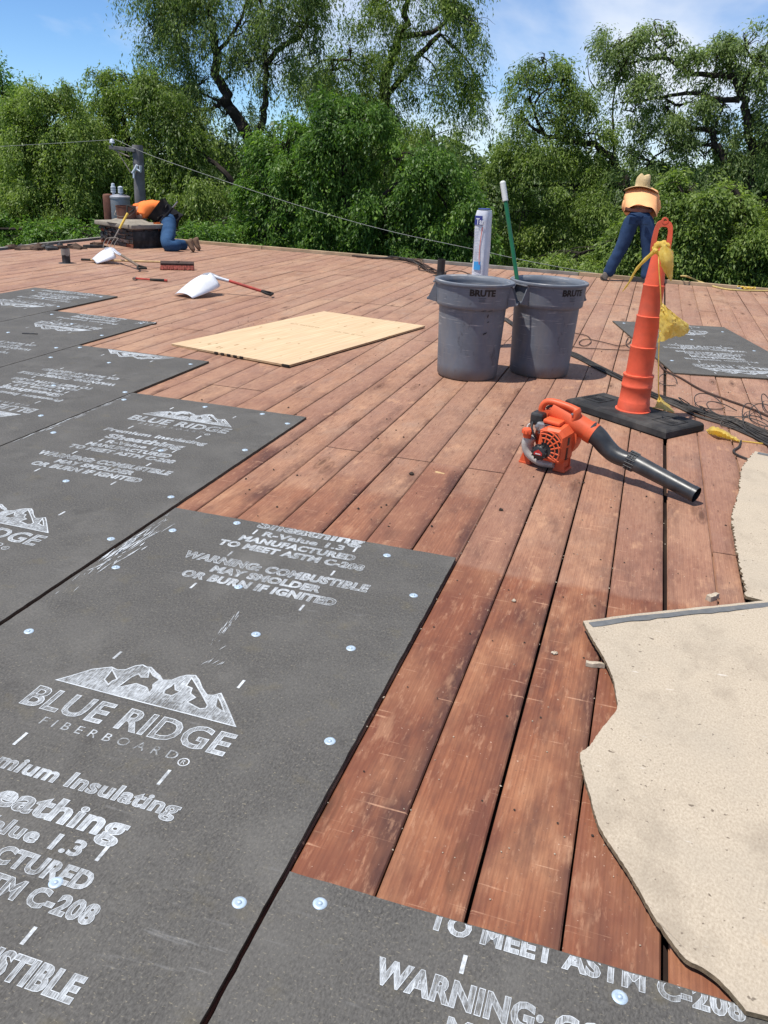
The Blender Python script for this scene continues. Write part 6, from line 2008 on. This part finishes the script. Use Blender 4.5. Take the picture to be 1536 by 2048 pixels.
tree('broadleaf_tree', 'dense deep green broadleaf tree in the middle, nearest to the roof', g0, L, B, 190000, DP, seed=21, ll=(0.052, 0.092), lw=.38, droop=.55, strand=.38, per=8)
# right side willows
Y = 22.0; g0 = ground_at(1285, Y)
L = [([g0, at(1285, 600, Y), at(1262, 420, Y), at(1248, 360, Y), at(1222, 322, Y), at(1190, 290, Y), at(1140, 280, Y), at(1085, 268, Y), at(1055, 240, Y)], .15, .03),
     ([at(1258, 372, Y), at(1200, 368, Y), at(1130, 370, Y), at(1060, 372, Y)], .085, .03), ([at(1228, 330, Y), at(1226, 260, Y), at(1225, 220, Y), at(1232, 160, Y)], .04, .015),
     ([at(1090, 270, Y), at(1068, 225, Y), at(1080, 190, Y), at(1105, 170, Y), at(1090, 140, Y)], .035, .012), ([at(1140, 280, Y), at(1125, 230, Y), at(1120, 180, Y)], .03, .012),
     ([at(1262, 440, Y), at(1215, 470, Y), at(1175, 488, Y), at(1140, 480, Y)], .04, .012), ([at(1205, 190, Y), at(1180, 160, Y), at(1175, 110, Y)], .018, .006)]
B = [blob(1080, 130, Y, 32, 26), blob(1055, 165, Y, 34, 34), blob(1125, 165, Y, 40, 42), blob(1150, 210, Y, 48, 40), blob(1060, 210, Y, 36, 30, w=.7), blob(1110, 250, Y, 62, 32), blob(1040, 280, Y, 55, 45), blob(1170, 320, Y, 70, 40), blob(1080, 340, Y, 75, 45), blob(1010, 350, Y, 45, 50), blob(1130, 410, Y, 90, 45), blob(1050, 440, Y, 60, 50), blob(1220, 420, Y, 70, 60), blob(1160, 490, Y, 100, 45), blob(1060, 510, Y, 60, 30), blob(1200, 270, Y, 40, 45, w=.6)]
tree('willow_tree', 'willow right of the green pole with low bare sweeping limbs', g0, L, B, 92000, W, seed=31, ll=(0.050, 0.081), lw=0.33, droop=.55, strand=.5, per=9)
Y = 20.5; g0 = ground_at(1500, Y)
L = [([g0, at(1520, 620, Y), at(1480, 460, Y), at(1460, 380, Y), at(1455, 330, Y), at(1432, 290, Y), at(1425, 262, Y), at(1390, 258, Y), at(1350, 235, Y), at(1328, 212, Y)], .13, .03),
     ([at(1485, 400, Y), at(1503, 325, Y), at(1498, 260, Y), at(1488, 200, Y), at(1478, 180, Y)], .10, .07), ([at(1478, 182, Y), at(1470, 155, Y), at(1430, 150, Y), at(1375, 142, Y), at(1335, 118, Y), at(1290, 118, Y), at(1250, 128, Y)], .07, .02),
     ([at(1480, 200, Y), at(1430, 198, Y), at(1395, 186, Y), at(1340, 192, Y), at(1280, 202, Y), at(1240, 205, Y)], .06, .018), ([at(1335, 118, Y), at(1310, 85, Y), at(1300, 55, Y)], .03, .01), ([at(1480, 180, Y), at(1510, 130, Y), at(1545, 70, Y)], .04, .015),
     ([at(1432, 292, Y), at(1370, 290, Y), at(1330, 300, Y)], .03, .01), ([at(1425, 262, Y), at(1440, 230, Y)], .03, .02), ([at(1470, 430, Y), at(1520, 410, Y), at(1560, 380, Y)], .06, .03)]
B = [blob(1225, 95, Y, 36, 38), blob(1310, 70, Y, 32, 30), blob(1270, 100, Y, 40, 30), blob(1340, 95, Y, 38, 22), blob(1240, 150, Y, 45, 28), blob(1300, 170, Y, 50, 30), blob(1440, 100, Y, 38, 34), blob(1490, 95, Y, 40, 40), blob(1400, 130, Y, 38, 26), blob(1450, 160, Y, 50, 30), blob(1520, 150, Y, 40, 36), blob(1550, 80, Y, 40, 50), blob(1360, 215, Y, 60, 28), blob(1270, 225, Y, 48, 24, w=.7), blob(1430, 230, Y, 55, 36), blob(1330, 290, Y, 65, 40), blob(1410, 320, Y, 60, 40), blob(1520, 300, Y, 50, 60), blob(1290, 340, Y, 60, 40), blob(1570, 250, Y, 60, 80), blob(1640, 180, Y, 80, 90)]
tree('willow_tree', 'willow at the right edge with long twisting dark limbs', g0, L, B, 78000, WG, seed=37, ll=(0.046, 0.077), lw=0.34, droop=.5, strand=.45, per=9)
Y = 18.2; g0 = ground_at(1420, Y)
L = [([g0, at(1425, 640, Y), at(1420, 560, Y), at(1405, 470, Y), at(1390, 400, Y)], .13, .04), ([at(1405, 470, Y), at(1460, 420, Y), at(1500, 400, Y)], .06, .03), ([at(1500, 640, Y), at(1520, 500, Y), at(1470, 380, Y)], .10, .05)]
B = [blob(1370, 390, Y, 60, 40), blob(1440, 400, Y, 55, 45), blob(1330, 440, Y, 55, 45), blob(1400, 470, Y, 70, 45), blob(1490, 470, Y, 60, 50), blob(1350, 510, Y, 70, 40), blob(1440, 530, Y, 70, 40), blob(1530, 520, Y, 60, 50), blob(1250, 500, Y, 50, 45), blob(1210, 540, Y, 70, 28), blob(1400, 580, Y, 130, 25), blob(1580, 440, Y, 70, 80), blob(1110, 535, Y, 80, 22)]
tree('willow_tree', 'low bushy willow mass beyond the standing person, nearest on the right', g0, L, B, 125000, W, seed=41, ll=(0.054, 0.086), lw=0.37, droop=.4, strand=.4, per=8)
# undergrowth below the roof line at left
Y = 17.6; g0 = ground_at(220, Y)
B = [blob(20, 480, Y, 70, 30), blob(110, 475, Y, 50, 25), blob(180, 470, Y, 50, 30), blob(-60, 460, Y, 60, 50), blob(400, 480, Y, 50, 30), blob(330, 490, Y, 60, 25)]
tree('shrub', 'low leafy shrub thicket just beyond the left roof edge', g0, [([g0, at(200, 560, Y), at(190, 480, Y)], .08, .02)], B, 40000, DP, 'undergrowth', 51, 4, ll=(0.058, 0.094), lw=.4, droop=.35, strand=.35, per=8)
